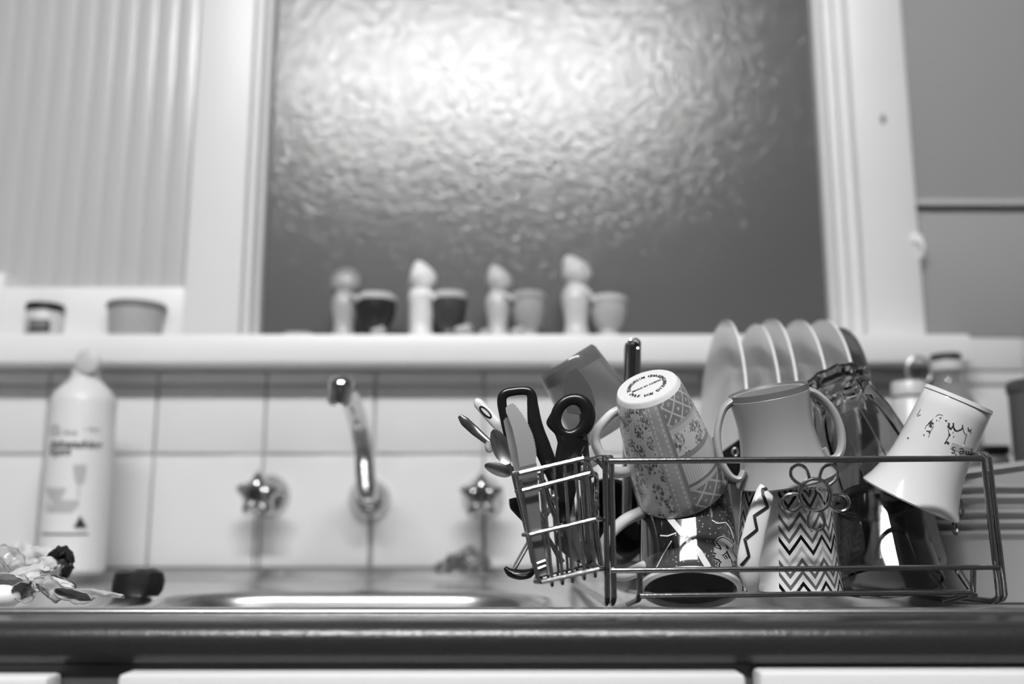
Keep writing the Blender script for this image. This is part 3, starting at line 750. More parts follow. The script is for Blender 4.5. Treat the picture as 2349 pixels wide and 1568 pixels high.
# serrated table knife
t = thing('table_knife', 'broad serrated steel knife standing blade up in front of the black loop', 'knife', at(1240, 1318, .672), 'cutlery standing in the wire basket')
bl_p = [(1161, 945), (1160, 935), (1166, 928), (1176, 924), (1184, 930)]
for i in range(22):
    k = i/21; x = 1184+46*(1-(1-k)**2.0); y = 930+k*115; bl_p += [(x+1.2, y), (x-.6, y+2.6)]
bl_p += [(1230, 1062), (1192, 1071), (1186, 1030), (1176, 985), (1165, 955)]
mesh_obj('blade', G().slab([at(p[0], p[1], .6705+(1071-p[1])*.00004) for p in bl_p], .0012), mat('blade_steel', 168, .36, 1), t, smooth=False)
mesh_obj('handle', G().slab(tp([(1192, 1071), (1231, 1062), (1236, 1130), (1243, 1230), (1258, 1312), (1236, 1320), (1217, 1230), (1203, 1130)], .6705), .0034), mat('knife_handle', 150, .3, .7), t)
hb = G()
for y in (1100, 1288, 1300): hb.tube(tp([(1193+(y-1071)*.17, y+5), (1236+(y-1071)*.07, y-3)], .6695), sz(3, .67), 6)
mesh_obj('handle_band', hb, CUT, t)
t = thing('table_knife', 'plain narrow steel knife half hidden behind the serrated one', 'knife', at(1225, 1300, .682), 'cutlery standing in the wire basket')
mesh_obj('blade', G().slab(tp([(1155, 965), (1160, 957), (1170, 958), (1192, 1040), (1205, 1100), (1185, 1105), (1170, 1040)], .680), .0012), mat('pale_steel', 215, .3, .8), t)
mesh_obj('handle', G().slab(tp([(1185, 1100), (1205, 1098), (1238, 1300), (1222, 1304)], .6795), .003), CUT, t)
# black loop handle (shears) ---------------------------------------------------
t = thing('kitchen_shears', 'black kitchen shears with tall rectangular loop handle, blades in basket', 'scissors', at(1290, 1300, .70), 'cutlery standing in the wire basket')
mesh_obj('loop_grip', G().tube(tp([(1196, 1075), (1172, 1020), (1158, 960), (1151, 920), (1158, 903), (1180, 897), (1207, 896), (1219, 905), (1222, 930), (1228, 975), (1242, 1020), (1262, 1070), (1278, 1120)], .692), [sz(q, .69) for q in (9, 10, 11, 11, 11, 10, 10, 11, 13, 17, 20, 18, 12)], 14, flat=.6, flatdir=(0, -1, 0), smooth=4), BLACKP, t)
mesh_obj('blade', G().slab(tp([(1262, 1100), (1290, 1095), (1330, 1280), (1318, 1290)], .694), .002), CUT, t)
# black scissors with oval hole
t = thing('scissors', 'black handled scissors with one large oval finger hole', 'scissors', at(1320, 1290, .70), 'cutlery standing in the wire basket')
loop = [(1312+math.cos(a)*37+8*math.sin(a)*.6, 957+math.sin(a)*-42) for a in [2*PI*i/18 for i in range(18)]]
mesh_obj('finger_loop', G().tube(tp(loop, .688), [sz(13+4*max(0, math.cos(a)), .69) for a in [2*PI*i/18 for i in range(18)]], 12, closed=True, flat=.6, flatdir=(0, -1, 0), smooth=2), BLACKP, t)
mesh_obj('thumb_rest', G().tube(tp([(1284, 925), (1264, 960), (1262, 972), (1280, 990), (1292, 1010)], .688), [sz(q, .69) for q in (6, 7, 8, 9, 14)], 10, flat=.6, flatdir=(0, -1, 0), smooth=3), BLACKP, t)
mesh_obj('shank', G().tube(tp([(1318, 1000), (1306, 1035), (1300, 1080), (1296, 1130), (1290, 1200)], .688), [sz(q, .69) for q in (34, 30, 30, 24, 14)], 12, flat=.35, flatdir=(0, -1, 0), smooth=3), BLACKP, t)
mesh_obj('pivot', G().ball(at(1272, 1142, .676), sz(10, .68), sc=(1, .5, 1)), CUT, t)
mesh_obj('blade', G().slab(tp([(1278, 1150), (1310, 1150), (1345, 1290), (1335, 1295)], .690), .002), CUT, t)
# more rods in the basket
for i, (a, b, r, lab) in enumerate((((1226, 1130), (1262, 1315), 5, 'thin steel cutlery stem in front left of the basket'), ((1246, 1100), (1300, 1250), 5, 'thin steel cutlery stem crossing the middle of the basket'), ((1340, 1080), (1352, 1290), 7, 'steel stem standing at the right of the basket'))):
    tag(mesh_obj('fork', G().tube([at(*a, .70), (at(*a, .70)+at(*b, .71))/2, at(*b, .71)], [sz(r, .7), sz(r*.7, .7), sz(r*1.6, .7)], 8, flat=.5, flatdir=(0, -1, 0)), CUT), lab, 'cutlery', 'cutlery standing in the wire basket')
# grey ladle head behind the scissors
t = thing('spatula', 'dark grey rounded spatula blade standing behind the scissors', 'spatula', at(1330, 1200, .705), 'cutlery standing in the wire basket')
mesh_obj('blade', G().slab(tp([(1292, 905), (1294, 880), (1302, 855), (1322, 843), (1338, 862), (1356, 890), (1366, 925), (1362, 945), (1330, 950), (1300, 945)], .700), .003), mat('grey_silicone', 62, .5), t)
mesh_obj('handle', G().tube(tp([(1335, 940), (1345, 1050), (1350, 1200)], .703), sz(8, .7), 10), mat('grey_silicone'), t)
# brush below
t = thing('dish_brush', 'black headed dish brush with pale rod poking out under the basket', 'brush', at(1190, 1325, .74))
mesh_obj('rod', G().tube(tp([(1180, 1302, .74), (1215, 1240, .73), (1290, 1120, .71)], .74), sz(6, .74), 10), mat('rod_grey', 190, .3, .5), t)
mesh_obj('head', G().tube(tp([(1158, 1300), (1170, 1312), (1192, 1317), (1214, 1314), (1226, 1304)], .74), [sz(q, .74) for q in (4, 10, 12, 11, 5)], 12, flat=1.4, flatdir=(0, -1, 0), smooth=3), BLACKP, t)
tag(mesh_obj('kitchen_utensil', G().tube(tp([(1176, 1142), (1182, 1160), (1205, 1190)], .735), [sz(9, .73), sz(13, .73), sz(9, .73)], 12, smooth=3), BLACKP), 'black knob ended utensil poking out behind the left of the basket', 'utensil')
# chrome handled utensil standing behind
t = thing('chrome_tool', 'upright chrome tube handle with black cap and hanging ring behind the floral mug', 'utensil', at(1450, 1250, .80))
a, b = at(1451, 795, .79), at(1446, 1200, .80)
mesh_obj('tube_handle', G().tube([b, a+(b-a)*.5, a], sz(20, .79), 20), mat('chrome_tube', 150, .14, 1), t)
mesh_obj('end_cap', G().ball(a+Vector((0, 0, .001)), sz(18, .79), sc=(1, 1, .6)), BLACKP, t)
cc = at(1455, 789, .785)
mesh_obj('hanging_ring', G().tube([cc+Vector((math.cos(q), 0, math.sin(q)))*sz(13, .79) for q in [2*PI*i/20 for i in range(20)]], .0011, 8, closed=True), CHROME, t)

# ================================================================== MUGS AND GLASSES
def cup_thing(name, label, cat, base, Yb, rim, Yr, rb, rr, m, t=.003, curve=None, seg=64, rf=None, group=None, bt=.005):
    A, B = at(*base, Yb), at(*rim, Yr); M, H = pose(A, B)
    lo = min(A.z, B.z)
    th = thing(name, label, cat, B if B.z < A.z else A, group)
    RB_, RR_ = sz(rb, Yb), sz(rr, Yr)
    geo = G().lathe(cup_profile(RB_, RR_, H, t, curve=(lambda k: curve(k, RB_, RR_)) if curve else None, bt=bt), M, seg, rf=rf)
    o = mesh_obj('cup_body' if cat != 'glass' else 'glass_body', geo, m, th)
    return th, geo, M, H
# --- floral mug (upside down, tilted)
def floral(nt, u, v, tc):
    u = u*-1+1
    comb = nt.nodes.new('ShaderNodeCombineXYZ')
    nt.links.new((u*5.6).v, comb.inputs[0]); nt.links.new((v*2.1).v, comb.inputs[1])
    def vor(scale, rnd=1.0):
        n = nt.nodes.new('ShaderNodeTexVoronoi'); n.voronoi_dimensions = '2D'; n.inputs['Scale'].default_value = scale; n.inputs['Randomness'].default_value = rnd
        nt.links.new(comb.outputs[0], n.inputs['Vector']); return n
    ns = nt.nodes.new('ShaderNodeTexNoise'); ns.inputs['Scale'].default_value = 16; ns.inputs['Detail'].default_value = 2; nt.links.new(comb.outputs[0], ns.inputs['Vector'])
    nz = X(nt, ns.outputs['Fac'])
    fl = vor(3.1, .8); sm = vor(15)
    cl = X(nt, fl.outputs['Distance']); ps = X(nt, sm.outputs['Distance'])
    sep = nt.nodes.new('ShaderNodeSeparateColor'); nt.links.new(sm.outputs['Color'], sep.inputs[0])
    sep2 = nt.nodes.new('ShaderNodeSeparateColor'); nt.links.new(fl.outputs['Color'], sep2.inputs[0])
    petal = (cl < .40)*(ps < (nz*.6+.16))*(nz > .33)
    core = (cl < .13)*(nz > .40)
    speck = (cl > .4)*(ps < .22)*(X(nt, sep.outputs[0]) > .80)
    tone = X(nt, sep.outputs[1])*.30+.10
    basec = .62
    leaves = (petal + core + speck) > .5
    flow = mixv(basec, tone, leaves)
    # v: 0 = base (top in the picture), 1 = rim.  u: .5 faces the camera
    dark = g(140)
    # right hand patchwork bands
    wob = (v*26).sin()*.004
    d1 = ((u*14+v*7).frac()-.5).abs(); d2 = ((u*14-v*7).frac()-.5).abs()
    lat = ((d1 < .07) + (d2 < .07)) > .5
    fleur = (((u*14+v*7+.5).frac()-.5).abs()*((u*14+v*7+.5).frac()-.5).abs()*2 + ((u*14-v*7+.5).frac()-.5).abs()*((u*14-v*7+.5).frac()-.5).abs()*2) < .045
    latm = mixv(g(128), g(188), (lat + fleur*(nz > .47)) > .5)
    hatch = mixv(g(178), g(205), (u*110).frac() < .5)
    right = mixv(latm, g(165), v.between(.235, .30))
    right = mixv(right, g(190), v.between(.26, .30))
    right = mixv(right, flow, v.between(.30, .485))
    right = mixv(right, g(140), v.between(.485, .53))
    right = mixv(right, hatch, v.between(.53, .74))
    right = mixv(right, g(120), v.between(.74, .765))
    right = mixv(right, g(180), v.between(.765, .80))
    # vertical ribbon
    FACE = .462
    stitch = ((v*22).frac() < .6)
    rib = mixv(g(165), g(200), (((u-(FACE-.022)).abs() < .0035) + ((u-(FACE+.012)).abs() < .0035))*stitch > .5)
    rib = mixv(rib, g(135), u > (FACE+.022))
    out = mixv(flow, rib, (u > (FACE-.035)))
    out = mixv(out, right, (u > (FACE+.034)))
    out = mixv(out, rib, (u > .86))
    out = mixv(out, flow, (u > .93))
    return mixv(out, g(232), ((v < .035) + (v > .995)) > .5)
FLO = mat('floral_glaze', 220, .12, coat=.4, pattern=floral)
tA, gA, MA, HA = cup_thing('floral_mug', 'floral patchwork mug upside down, leaning over the left of the rack', 'mug', (1484, 886), .697, (1563, 1122), .747, 77, 105, FLO, curve=lambda k, a, b: a+(b-a)*(k**.9) + .0015*math.sin(PI*min(1, k*1.0)))
# plain white inside and foot
mesh_obj('foot_disc', G().lathe([(0, -.0004), (sz(70, .7), -.0004), (sz(73, .7), .0008), (sz(60, .7), .0015)], MA, 48), CER, tA)
hp = [at(1424, 938, .716), at(1400, 952, .716), at(1372, 985, .718), at(1366, 1015, .72), at(1385, 1055, .724), at(1410, 1082, .728), at(1448, 1080, .735)]
mesh_obj('handle', G().tube(hp, [sz(q, .72) for q in (11, 11, 12, 12, 12, 13, 13)], 14, flat=1.25, flatdir=(0, 1, 0), smooth=5), CER, tA)
# backstamp round the foot
bs = G()
def place_foot(txt, ang0, R, size, adv, flip=1):
    a = ang0
    for ch in txt:
        if ch != ' ':
            v, f = text_geo(ch, size, .02)
            wv = max(p.x for p in v) if v else 0
            vv = []
            for p in v:
                # local foot plane, looked at from outside (down -z); x mirrored so it reads from outside
                lx, ly = p.x-wv/2, p.y
                X_ = math.sin(a)*(R+ly)+math.cos(a)*lx; Y_ = math.cos(a)*(R+ly)-math.sin(a)*lx
                vv.append(MA @ Vector((X_*0+Y_*1.0, -X_, -.0008)) if flip else None)
            bs.add(vv, f)
        a += adv
Rt = sz(38, .7)
ring_txt = 'SAFE FOR DISHWASHERAND MICROWAVE '
place_foot(ring_txt, math.radians(100), Rt, .0040, 2*PI/len(ring_txt))
v, f = text_geo('MADE IN CHINA', .0030, .02); wv = max(p.x for p in v)
bs.add([MA @ Vector((-(p.y-.001), (p.x-wv/2), -.0008)) for p in v], f)
mesh_obj('backstamp', bs, mat('print_black', 20, .4), tA, smooth=False)

# --- dark cartoon mug
def speckle(nt, u, v, tc):
    u = u*-1+1
    n = nt.nodes.new('ShaderNodeTexVoronoi'); n.voronoi_dimensions = '2D'; n.inputs['Scale'].default_value = 1; 
    comb = nt.nodes.new('ShaderNodeCombineXYZ'); nt.links.new((u*90).v, comb.inputs[0]); nt.links.new((v*34).v, comb.inputs[1]); nt.links.new(comb.outputs[0], n.inputs['Vector'])
    sep = nt.nodes.new('ShaderNodeSeparateColor'); nt.links.new(n.outputs['Color'], sep.inputs[0])
    s1 = (X(nt, n.outputs['Distance']) < .22)*(X(nt, sep.outputs[0]) > .72)
    ns = nt.nodes.new('ShaderNodeTexNoise'); ns.inputs['Scale'].default_value = 5; nt.links.new(tc.outputs['UV'], ns.inputs['Vector'])
    base = X(nt, ns.outputs['Fac'])*.07+.015
    base = mixv(base, .012, (u < .44)*(v < .80))
    out = mixv(base, .32, s1*(u > .42))
    return mixv(out, g(226), v > .985)
DKM = mat('dark_print_glaze', 60, .08, coat=.5, pattern=speckle)
tBm, gB, MB_, HB = cup_thing('dark_print_mug', 'dark speckled cartoon print mug tipped upside down under the floral mug', 'mug', (1570, 1112), .771, (1584, 1353), .7352, 103, 112, DKM, t=.0035)
mesh_obj('lip', G().lathe([(sz(112, .734)+.0003, HB-.003), (sz(112, .734)+.0005, HB-.0005), (sz(112, .734)-.001, HB+.0012), (sz(112, .734)-.0032, HB+.0006), (sz(112, .734)-.0036, HB-.003)], MB_, 64), CER, tBm)
hp = [at(1478, 1172, .75), at(1430, 1195, .735), at(1392, 1235, .72), at(1382, 1275, .715), at(1400, 1310, .715), at(1432, 1318, .72), at(1478, 1300, .735)]
mesh_obj('handle', G().tube(hp, [sz(q, .73) for q in (15, 14, 13, 13, 13, 14, 15)], 14, flat=1.15, flatdir=(0, 1, 0), smooth=5), CER, tBm)
bvB = bvh_of(gB); dW, dK, dG, dL = G(), G(), G(), G()
for st_, w_ in (([(1530, 1180), (1550, 1205), (1575, 1235), (1605, 1268), (1625, 1302)], 14), ([(1541, 1240), (1520, 1275), (1505, 1305)], 2.5), ([(1515, 1228), (1532, 1229), (1552, 1222)], 3), ([(1633, 1193), (1645, 1200), (1664, 1198), (1674, 1210), (1682, 1235)], 2.5)):
    mesh_obj('white_streak', decal(G(), bvB, st_, w_, .0004), CER, tBm, smooth=False)
glyphs = [[(1637, 1262), (1654, 1268), (1660, 1262), (1656, 1250), (1648, 1243), (1656, 1239), (1668, 1246), (1676, 1255)],
          [(1640, 1275), (1652, 1279), (1660, 1290), (1668, 1302)], [(1656, 1292), (1655, 1302)], [(1670, 1258), (1676, 1272), (1684, 1286)], [(1668, 1282), (1672, 1300)]]
for q in glyphs:
    decal(dL, bvB, q, 20, .00045, 4); decal(dK, bvB, q, 17, .0006, 4); decal(dG, bvB, q, 11, .0009, 4)
mesh_obj('logo_halo', dL, mat('logo_pale', 190, .3), tBm, smooth=False); mesh_obj('logo_outline', dK, mat('print_black'), tBm, smooth=False); mesh_obj('logo_letters', dG, mat('logo_grey', 150, .3), tBm, smooth=False)
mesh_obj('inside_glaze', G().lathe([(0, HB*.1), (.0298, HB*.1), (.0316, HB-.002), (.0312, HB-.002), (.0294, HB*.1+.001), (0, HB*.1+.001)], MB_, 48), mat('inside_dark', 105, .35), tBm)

# --- grey two handled mug
GRM = mat('grey_glaze', 158, .33, coat=.12)
tC, gC, MC_, HC = cup_thing('two_handled_mug', 'plain grey mug with two loop handles, upside down on the zigzag mug', 'mug', (1762, 897), .715, (1803, 1100), .728, 92, 106, GRM, t=.0035,
    curve=lambda k, a, b: a+(b-a)*k - .0042*math.sin(PI*min(1, k*1.05)) + .002*max(0, k-.8)*5)
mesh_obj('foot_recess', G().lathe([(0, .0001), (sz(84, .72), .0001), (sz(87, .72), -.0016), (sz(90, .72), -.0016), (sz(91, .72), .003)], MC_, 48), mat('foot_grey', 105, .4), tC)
lh = tp([(1682, 918), (1660, 938), (1648, 975), (1646, 1012), (1655, 1058), (1676, 1092), (1696, 1098), (1706, 1080)], .715)
mesh_obj('handle', G().tube(lh, [sz(q, .72) for q in (10, 8.5, 8, 8, 8, 8, 8, 8)], 12, flat=1.7, flatdir=(0, 1, 0), smooth=5), GRM, tC)
rh = tp([(1838, 896), (1872, 905), (1905, 935), (1925, 975), (1931, 1015), (1922, 1045), (1900, 1053), (1884, 1030)], .715)
mesh_obj('handle', G().tube(rh, [sz(q, .72) for q in (14, 10, 9, 9, 9, 9, 9, 12)], 12, flat=1.7, flatdir=(0, 1, 0), smooth=5), GRM, tC)

# --- zigzag mug
def zig(nt, u, v, tc):
    u = u*-1+1
    z = ((u*13.3+.32).frac()-.5).abs()*2
    t = v*9.3 + z*1.42 + 6.7
    k = t.floor(); fr_ = t.frac(); m5 = (k/4).frac()*4
    tone = mixv(g(95), 0.004, m5 < .5)
    tone = mixv(tone, g(175), (m5-1).abs() < .5)
    stripe = fr_ < .44
    zone = ((u > .432) + (u < .35)) > .5
    return mixv(g(226), tone, stripe*zone*(v < .985))
ZIG = mat('zigzag_glaze', 226, .1, coat=.4, pattern=zig)
tF, gF, MF, HF = cup_thing('zigzag_mug', 'white mug with black and grey zigzag stripes, upside down at the rack centre', 'mug', (1802, 1118), .742, (1808, 1352), .748, 99, 117, ZIG, t=.0035)
hh = tp([(1772, 1134, .722), (1764, 1119, .711), (1755, 1132, .702), (1741, 1180, .698), (1726, 1240, .697), (1718, 1290, .697), (1728, 1338, .702), (1745, 1350, .716)], .71)
hgeo = G().tube(hh, [sz(q, .70) for q in (15, 18, 21, 24, 26, 26, 21, 15)], 20, flat=.45, flatdir=(0, 1, 0), smooth=5)
mesh_obj('handle', hgeo, CER, tF)
bvH = BVHTree.FromPolygons([tuple(p) for p in gF.v+hgeo.v], gF.f+[tuple(i+len(gF.v) for i in q) for q in hgeo.f])
dk = G(); decal(dk, bvH, [(1764, 1119), (1749, 1123), (1749, 1133), (1760, 1162), (1730, 1183), (1736, 1214), (1709, 1237), (1718, 1275), (1700, 1296)], 6.5, .0007, 7)
mesh_obj('zigzag_line', dk, mat('print_black'), tF, smooth=False)
dk = G(); decal(dk, bvH, [(1692, 1316), (1706, 1342), (1698, 1354)], 8, .0005, 5)
mesh_obj('zigzag_line', dk, mat('print_black'), tF, smooth=False)

# --- dark tumbler
DGL = mat('smoked_glass', 165, .03, trans=1.0, ior=1.45)
tG_, gG, MG, HG = cup_thing('smoked_tumbler', 'dark smoked glass tumbler upside down at the right of the rack', 'glass', (2003, 1138), .766, (2040, 1338), .742, 92, 116, DGL, t=.0026, bt=.010, seg=64)
# --- faceted tumbler
def facet(a, z): 
    k = (a*10/(2*PI)) % 1; return (math.cos(PI/10)/math.cos((k-.5)*2*PI/10))**1.0
CLG = mat('clear_glass', 205, .02, trans=1.0, ior=1.5)
A, B = at(1912, 868, .772), at(2012, 1092, .81); M, H = pose(A, B)
tD = thing('faceted_tumbler', 'clear faceted glass tumbler upside down, leaning behind the grey mug', 'glass', B)
rb, rr = sz(76, .77), sz(112, .81)
prof = [(0, .004), (rb*.62, .003), (rb*.72, .0), (rb*.96, .0), (rb*1.02, .004), (rb*1.0, .009), (rb*.93, .011), (rb*.99, .022), (rb+(rr-rb)*.35, H*.4), (rb+(rr-rb)*.8, H*.8), (rr, H), (rr-.0022, H), (rb+(rr-rb)*.8-.003, H*.8), (rb+(rr-rb)*.3-.0035, H*.38), (rb*.82, .020), (rb*.6, .013), (0, .012)]
gD = G().lathe(prof, M, 80, rf=lambda a, z: facet(a, z)*(1+.035*(math.cos(10*a))*(1 if z < .012 else 0)) if z < H*.82 else 1-.012)
mesh_obj('glass_body', gD, CLG, tD, angle=14)
# --- white flared cup
def flare(k, a, b): return a + (b-a)*(.28*k + .72*max(0, (k-.45)/.55)**2.2)
tE, gE, ME, HE = cup_thing('white_flared_cup', 'white flared cup with worn pen drawing, upside down leaning right of the rack', 'cup', (2199, 913), .724, (2087, 1147), .745, 77, 111, CER, t=.003, curve=flare)
mesh_obj('foot_ring', G().lathe([(sz(70, .74), .001), (sz(72, .74), -.001), (sz(75, .74), -.0008), (sz(77, .74), .002)], ME, 48), CER, tE)
bvE = bvh_of(gE); dE = G()
S = lambda L: [(2080+x/11.2, 930+y/11.2) for x, y in L]
for st_, w_ in ((S([(470, 610), (500, 520), (560, 470), (680, 340)]), 1), (S([(560, 820), (620, 650), (700, 520)]), 1), (S([(750, 280), (800, 235), (870, 225), (930, 260)]), 1),
                (S([(560, 470), (640, 390)]), 3), (S([(590, 540), (640, 430), (690, 470)]), 4), (S([(600, 550), (660, 520)]), 3), (S([(510, 650), (600, 660), (575, 710)]), 2.4),
                (S([(435, 730), (460, 780)]), 2), (S([(765, 370), (780, 385)]), 3), (S([(865, 300), (870, 330)]), 4), (S([(820, 400), (835, 405)]), 2), (S([(980, 380), (1025, 380), (1025, 410)]), 2),
                (S([(1040, 520), (1080, 560), (1110, 590), (1160, 560), (1190, 510), (1220, 620), (1290, 650), (1390, 610), (1430, 560), (1430, 490)]), 2.5),
                (S([(1080, 440), (1085, 560), (1150, 600)]), 4), (S([(1195, 440), (1200, 560), (1250, 640)]), 3.5), (S([(1440, 560), (1455, 650), (1490, 720), (1550, 745)]), 1.3),
                (S([(1520, 750), (1500, 860), (1460, 1000)]), 1.2), (S([(1570, 560), (1580, 630), (1620, 645), (1650, 600)]), 2.3), (S([(1650, 670), (1630, 710)]), 1.8),
                (S([(1060, 600), (1085, 700), (1100, 740), (1060, 820), (1020, 880), (980, 970)]), 1.5), (S([(1070, 750), (1120, 750)]), 4), (S([(970, 970), (1020, 930), (1080, 960), (1040, 980)]), 3.5),
                (S([(1180, 685), (1195, 690)]), 3), (S([(1190, 785), (1215, 800)]), 2), (S([(265, 250), (310, 200), (360, 90)]), 1), (S([(280, 275), (370, 230)]), 1), (S([(20, 820), (55, 845)]), 3)):
    decal(dE, bvE, st_, w_, .0003, 4)
# handwritten "s, and"
for st_ in (S([(1240, 1070), (1180, 1070), (1160, 1110), (1225, 1160), (1225, 1205), (1190, 1215), (1145, 1190)]), S([(1265, 1225), (1260, 1260), (1240, 1285)]),
            S([(1350, 1120), (1400, 1090), (1445, 1110), (1455, 1200), (1420, 1240), (1370, 1245), (1350, 1200), (1375, 1165), (1440, 1170)]), S([(1490, 1150), (1495, 1220)]),
            S([(1525, 1150), (1520, 1250), (1560, 1260), (1570, 1160)]), S([(1575, 1170), (1580, 1260), (1640, 1250), (1660, 1105)]), S([(1600, 1180), (1620, 1260)])):
    decal(dE, bvE, st_, 1.9, .0003, 4)
mesh_obj('pen_drawing', dE, mat('pen_ink', 48, .6), tE, smooth=False)
dE = G(); decal(dE, bvE, [(2182, 1021), (2205, 1030), (2232, 1036)], 15, .0002, 6); mesh_obj('grey_smudge', dE, mat('smudge_grey', 172, .4), tE, smooth=False)

# --- translucent beaker behind the cutlery
BKM = mat('frosted_beaker', 190, .12, trans=.85, ior=1.35)
tK, gK, MK, HK = cup_thing('plastic_beaker', 'translucent grey plastic beaker tilted behind the scissors', 'beaker', (1299, 825), .793, (1400, 985), .80, 74, 92, BKM, t=.0022)
mesh_obj('base_band', G().lathe([(0, .004), (sz(72, .775), .004), (sz(74, .775), .0125), (0, .0125)], MK, 40), mat('beaker_base', 120, .4, trans=.3), tK)
# --- things behind, seen in the gaps
t1, gg, _, _ = cup_thing('dark_bowl', 'dark grey bowl standing on edge behind the left mugs', 'bowl', (1470, 1180), .87, (1400, 1195), .83, 50, 98, mat('dark_bowl_glaze', 52, .3), t=.003, curve=lambda k, a, b: a+(b-a)*k**.5)
t1, gg, _, _ = cup_thing('clear_beaker', 'clear plastic beaker upside down between the dark mug and zigzag mug', 'beaker', (1690, 1095), .83, (1695, 1330), .82, 46, 58, mat('clear_plastic', 190, .08, trans=.7, ior=1.3), t=.002)
t1, gg, _, _ = cup_thing('ribbed_glass', 'grey glass lying low behind the dark print mug handle', 'glass', (1440, 1345), .86, (1455, 1270), .85, 40, 48, mat('clear_plastic'), t=.002)
# black handle with rivet
t = thing('frying_pan', 'black pan with riveted handle seen through the left loop of the grey mug', 'pan', at(1675, 1110, .79))
mesh_obj('grip', G().slab(tp([(1640, 1000), (1648, 1010), (1652, 1040), (1700, 1005), (1760, 1010), (1760, 1090), (1690, 1110), (1660, 1090), (1640, 1050)], .79), .014), BLACKP, t)
mesh_obj('rivet', G().tube([at(1686+math.cos(q)*6, 1037+math.sin(q)*9, .789) for q in [2*PI*i/16 for i in range(16)]], .0012, 8, closed=True), mat('rivet_grey', 110, .3, .6), t)
# grey board with hole
t = thing('chopping_board', 'small grey board with a round hole, leaning behind the smoked tumbler', 'board', at(2130, 1298, .80))
cx, cy = 2151, 1284
hole = [(cx+math.cos(a)*6.5, cy+math.sin(a)*7) for a in [2*PI*i/16 for i in range(16)]]
outl = [(2060, 1110), (2120, 1110), (2146, 1190), (2173, 1286), (2170, 1296), (2160, 1299), (2110, 1299), (2084, 1210)]
from mathutils.geometry import tessellate_polygon
v2 = outl + hole[::-1]
tri = tessellate_polygon([[Vector((a, b, 0)) for a, b in outl], [Vector((a, b, 0)) for a, b in hole[::-1]]])
fr_ = [at(a, b, .80) for a, b in v2]; n = len(v2); k = len(outl)
ff = [tuple(q) for q in tri] + [tuple(i+n for i in q[::-1]) for q in tri]
ff += [(i, (i+1) % k, (i+1) % k+n, i+n) for i in range(k)] + [(k+i, k+(i+1) % 16, k+(i+1) % 16+n, k+i+n) for i in range(16)]
mesh_obj('board', G().add(fr_+[p+Vector((0, .003, 0)) for p in fr_], ff), mat('board_grey', 150, .45, vary=.15, vscale=60), t, smooth=False)

# ================================================================== PLATES
PLM = mat('white_plate', 222, .2, coat=.2)
PL = [(1688, 741, 'leftmost white dinner plate in the rack', 222), (1756, 750, 'slightly lower white plate, second from the left', 222), (1789, 739, 'white plate, third from the left of the upright row', 222),
      (1850, 741, 'white plate, fourth from the left of the upright row', 222), (1905, 740, 'last white plate before the dark one', 222), (1943, 757, 'dark grey plate at the right end of the upright row', 78)]
for i, (px, py, lab, vv) in enumerate(PL):
    top = at(px+6, py, .955); zb = W-.0045; r = (top.z-zb)/2
    lean = .10
    M = Matrix.Translation((top.x-r*lean*.5, .955, zb+r)) @ Matrix.Rotation(math.radians(-1), 4, 'Z') @ Matrix.Rotation(-PI/2+lean*.5, 4, 'Y')
    pf = [(0, 0), (r*.58, 0), (r*.62, .002), (r*.72, .008), (r*.97, .014), (r, .0155), (r, .0175), (r*.97, .017), (r*.72, .011), (r*.60, .0045), (r*.58, .003), (0, .003)]
    t = mesh_obj('dinner_plate', G().lathe(pf, M, 72), mat('white_plate_glaze' if vv > 100 else 'dark_plate_glaze', vv, .2, coat=.2))
    tag(t, lab, 'plate', 'plates standing upright in the dish rack')
# ================================================================== STACKED TUBS AT THE RIGHT
TUB = mat('tub_plastic', 160, .4)
rims = [1217, 1192, 1168, 1134, 1110]
labs = ['lowest grey plastic tray of the stack right of the rack', 'second grey tray from the bottom of the stack', 'middle grey tray of the stack', 'second grey tray from the top of the stack', 'grey tray just under the tilted top one']
YF = .80
for i, (ry, lab) in enumerate(zip(rims, labs)):
    zr = at(2250, ry, YF).z; x0 = at(2158, ry, YF).x + [0, .001, -.001, .002, .001][i]; x1 = x0+.21; dpt = .155
    hgt = zr-(W-.009) if i == 0 else .030; ta = .019 if i == 0 else .012
    R_ = [rrect(x0+ta, x1-ta, YF+ta, YF+dpt-ta, .02, zr-hgt), rrect(x0+ta-.001, x1-ta+.001, YF+ta-.001, YF+dpt-ta+.001, .022, zr-hgt+.002), rrect(x0+.003, x1-.003, YF+.003, YF+dpt-.003, .024, zr-.003), rrect(x0+.0005, x1-.0005, YF+.0005, YF+dpt-.0005, .024, zr-.0027),
          rrect(x0, x1, YF, YF+dpt, .026, zr-.002), rrect(x0, x1, YF, YF+dpt, .026, zr), rrect(x0+.0035, x1-.0035, YF+.0035, YF+dpt-.0035, .022, zr-.0005), rrect(x0+ta+.001, x1-ta-.001, YF+ta+.001, YF+dpt-ta-.001, .018, zr-hgt+.002)]
    v, f = rings(R_, True); n = len(R_[0]); f.append(tuple(range(n)))
    tag(mesh_obj('plastic_tray', G().add(v, f), TUB), lab, 'tray', 'nested plastic trays right of the rack')
x0 = at(2190, 1080, YF).x; x1 = x0+.20
Mt = Matrix.Translation((x0, YF, at(2217, 1081, YF).z)) @ Matrix.Rotation(-.135, 4, 'Y') @ Matrix.Translation((-x0, -YF, 0))
R_ = [rrect(x0+.008, x1-.008, YF+.006, YF+.145, .02, -.020), rrect(x0+.003, x1-.003, YF+.003, YF+.147, .024, -.003), rrect(x0, x1, YF, YF+.15, .026, -.0028), rrect(x0, x1, YF, YF+.15, .026, 0), rrect(x0+.005, x1-.005, YF+.005, YF+.145, .02, -.0006), rrect(x0+.01, x1-.01, YF+.01, YF+.14, .018, -.018)]
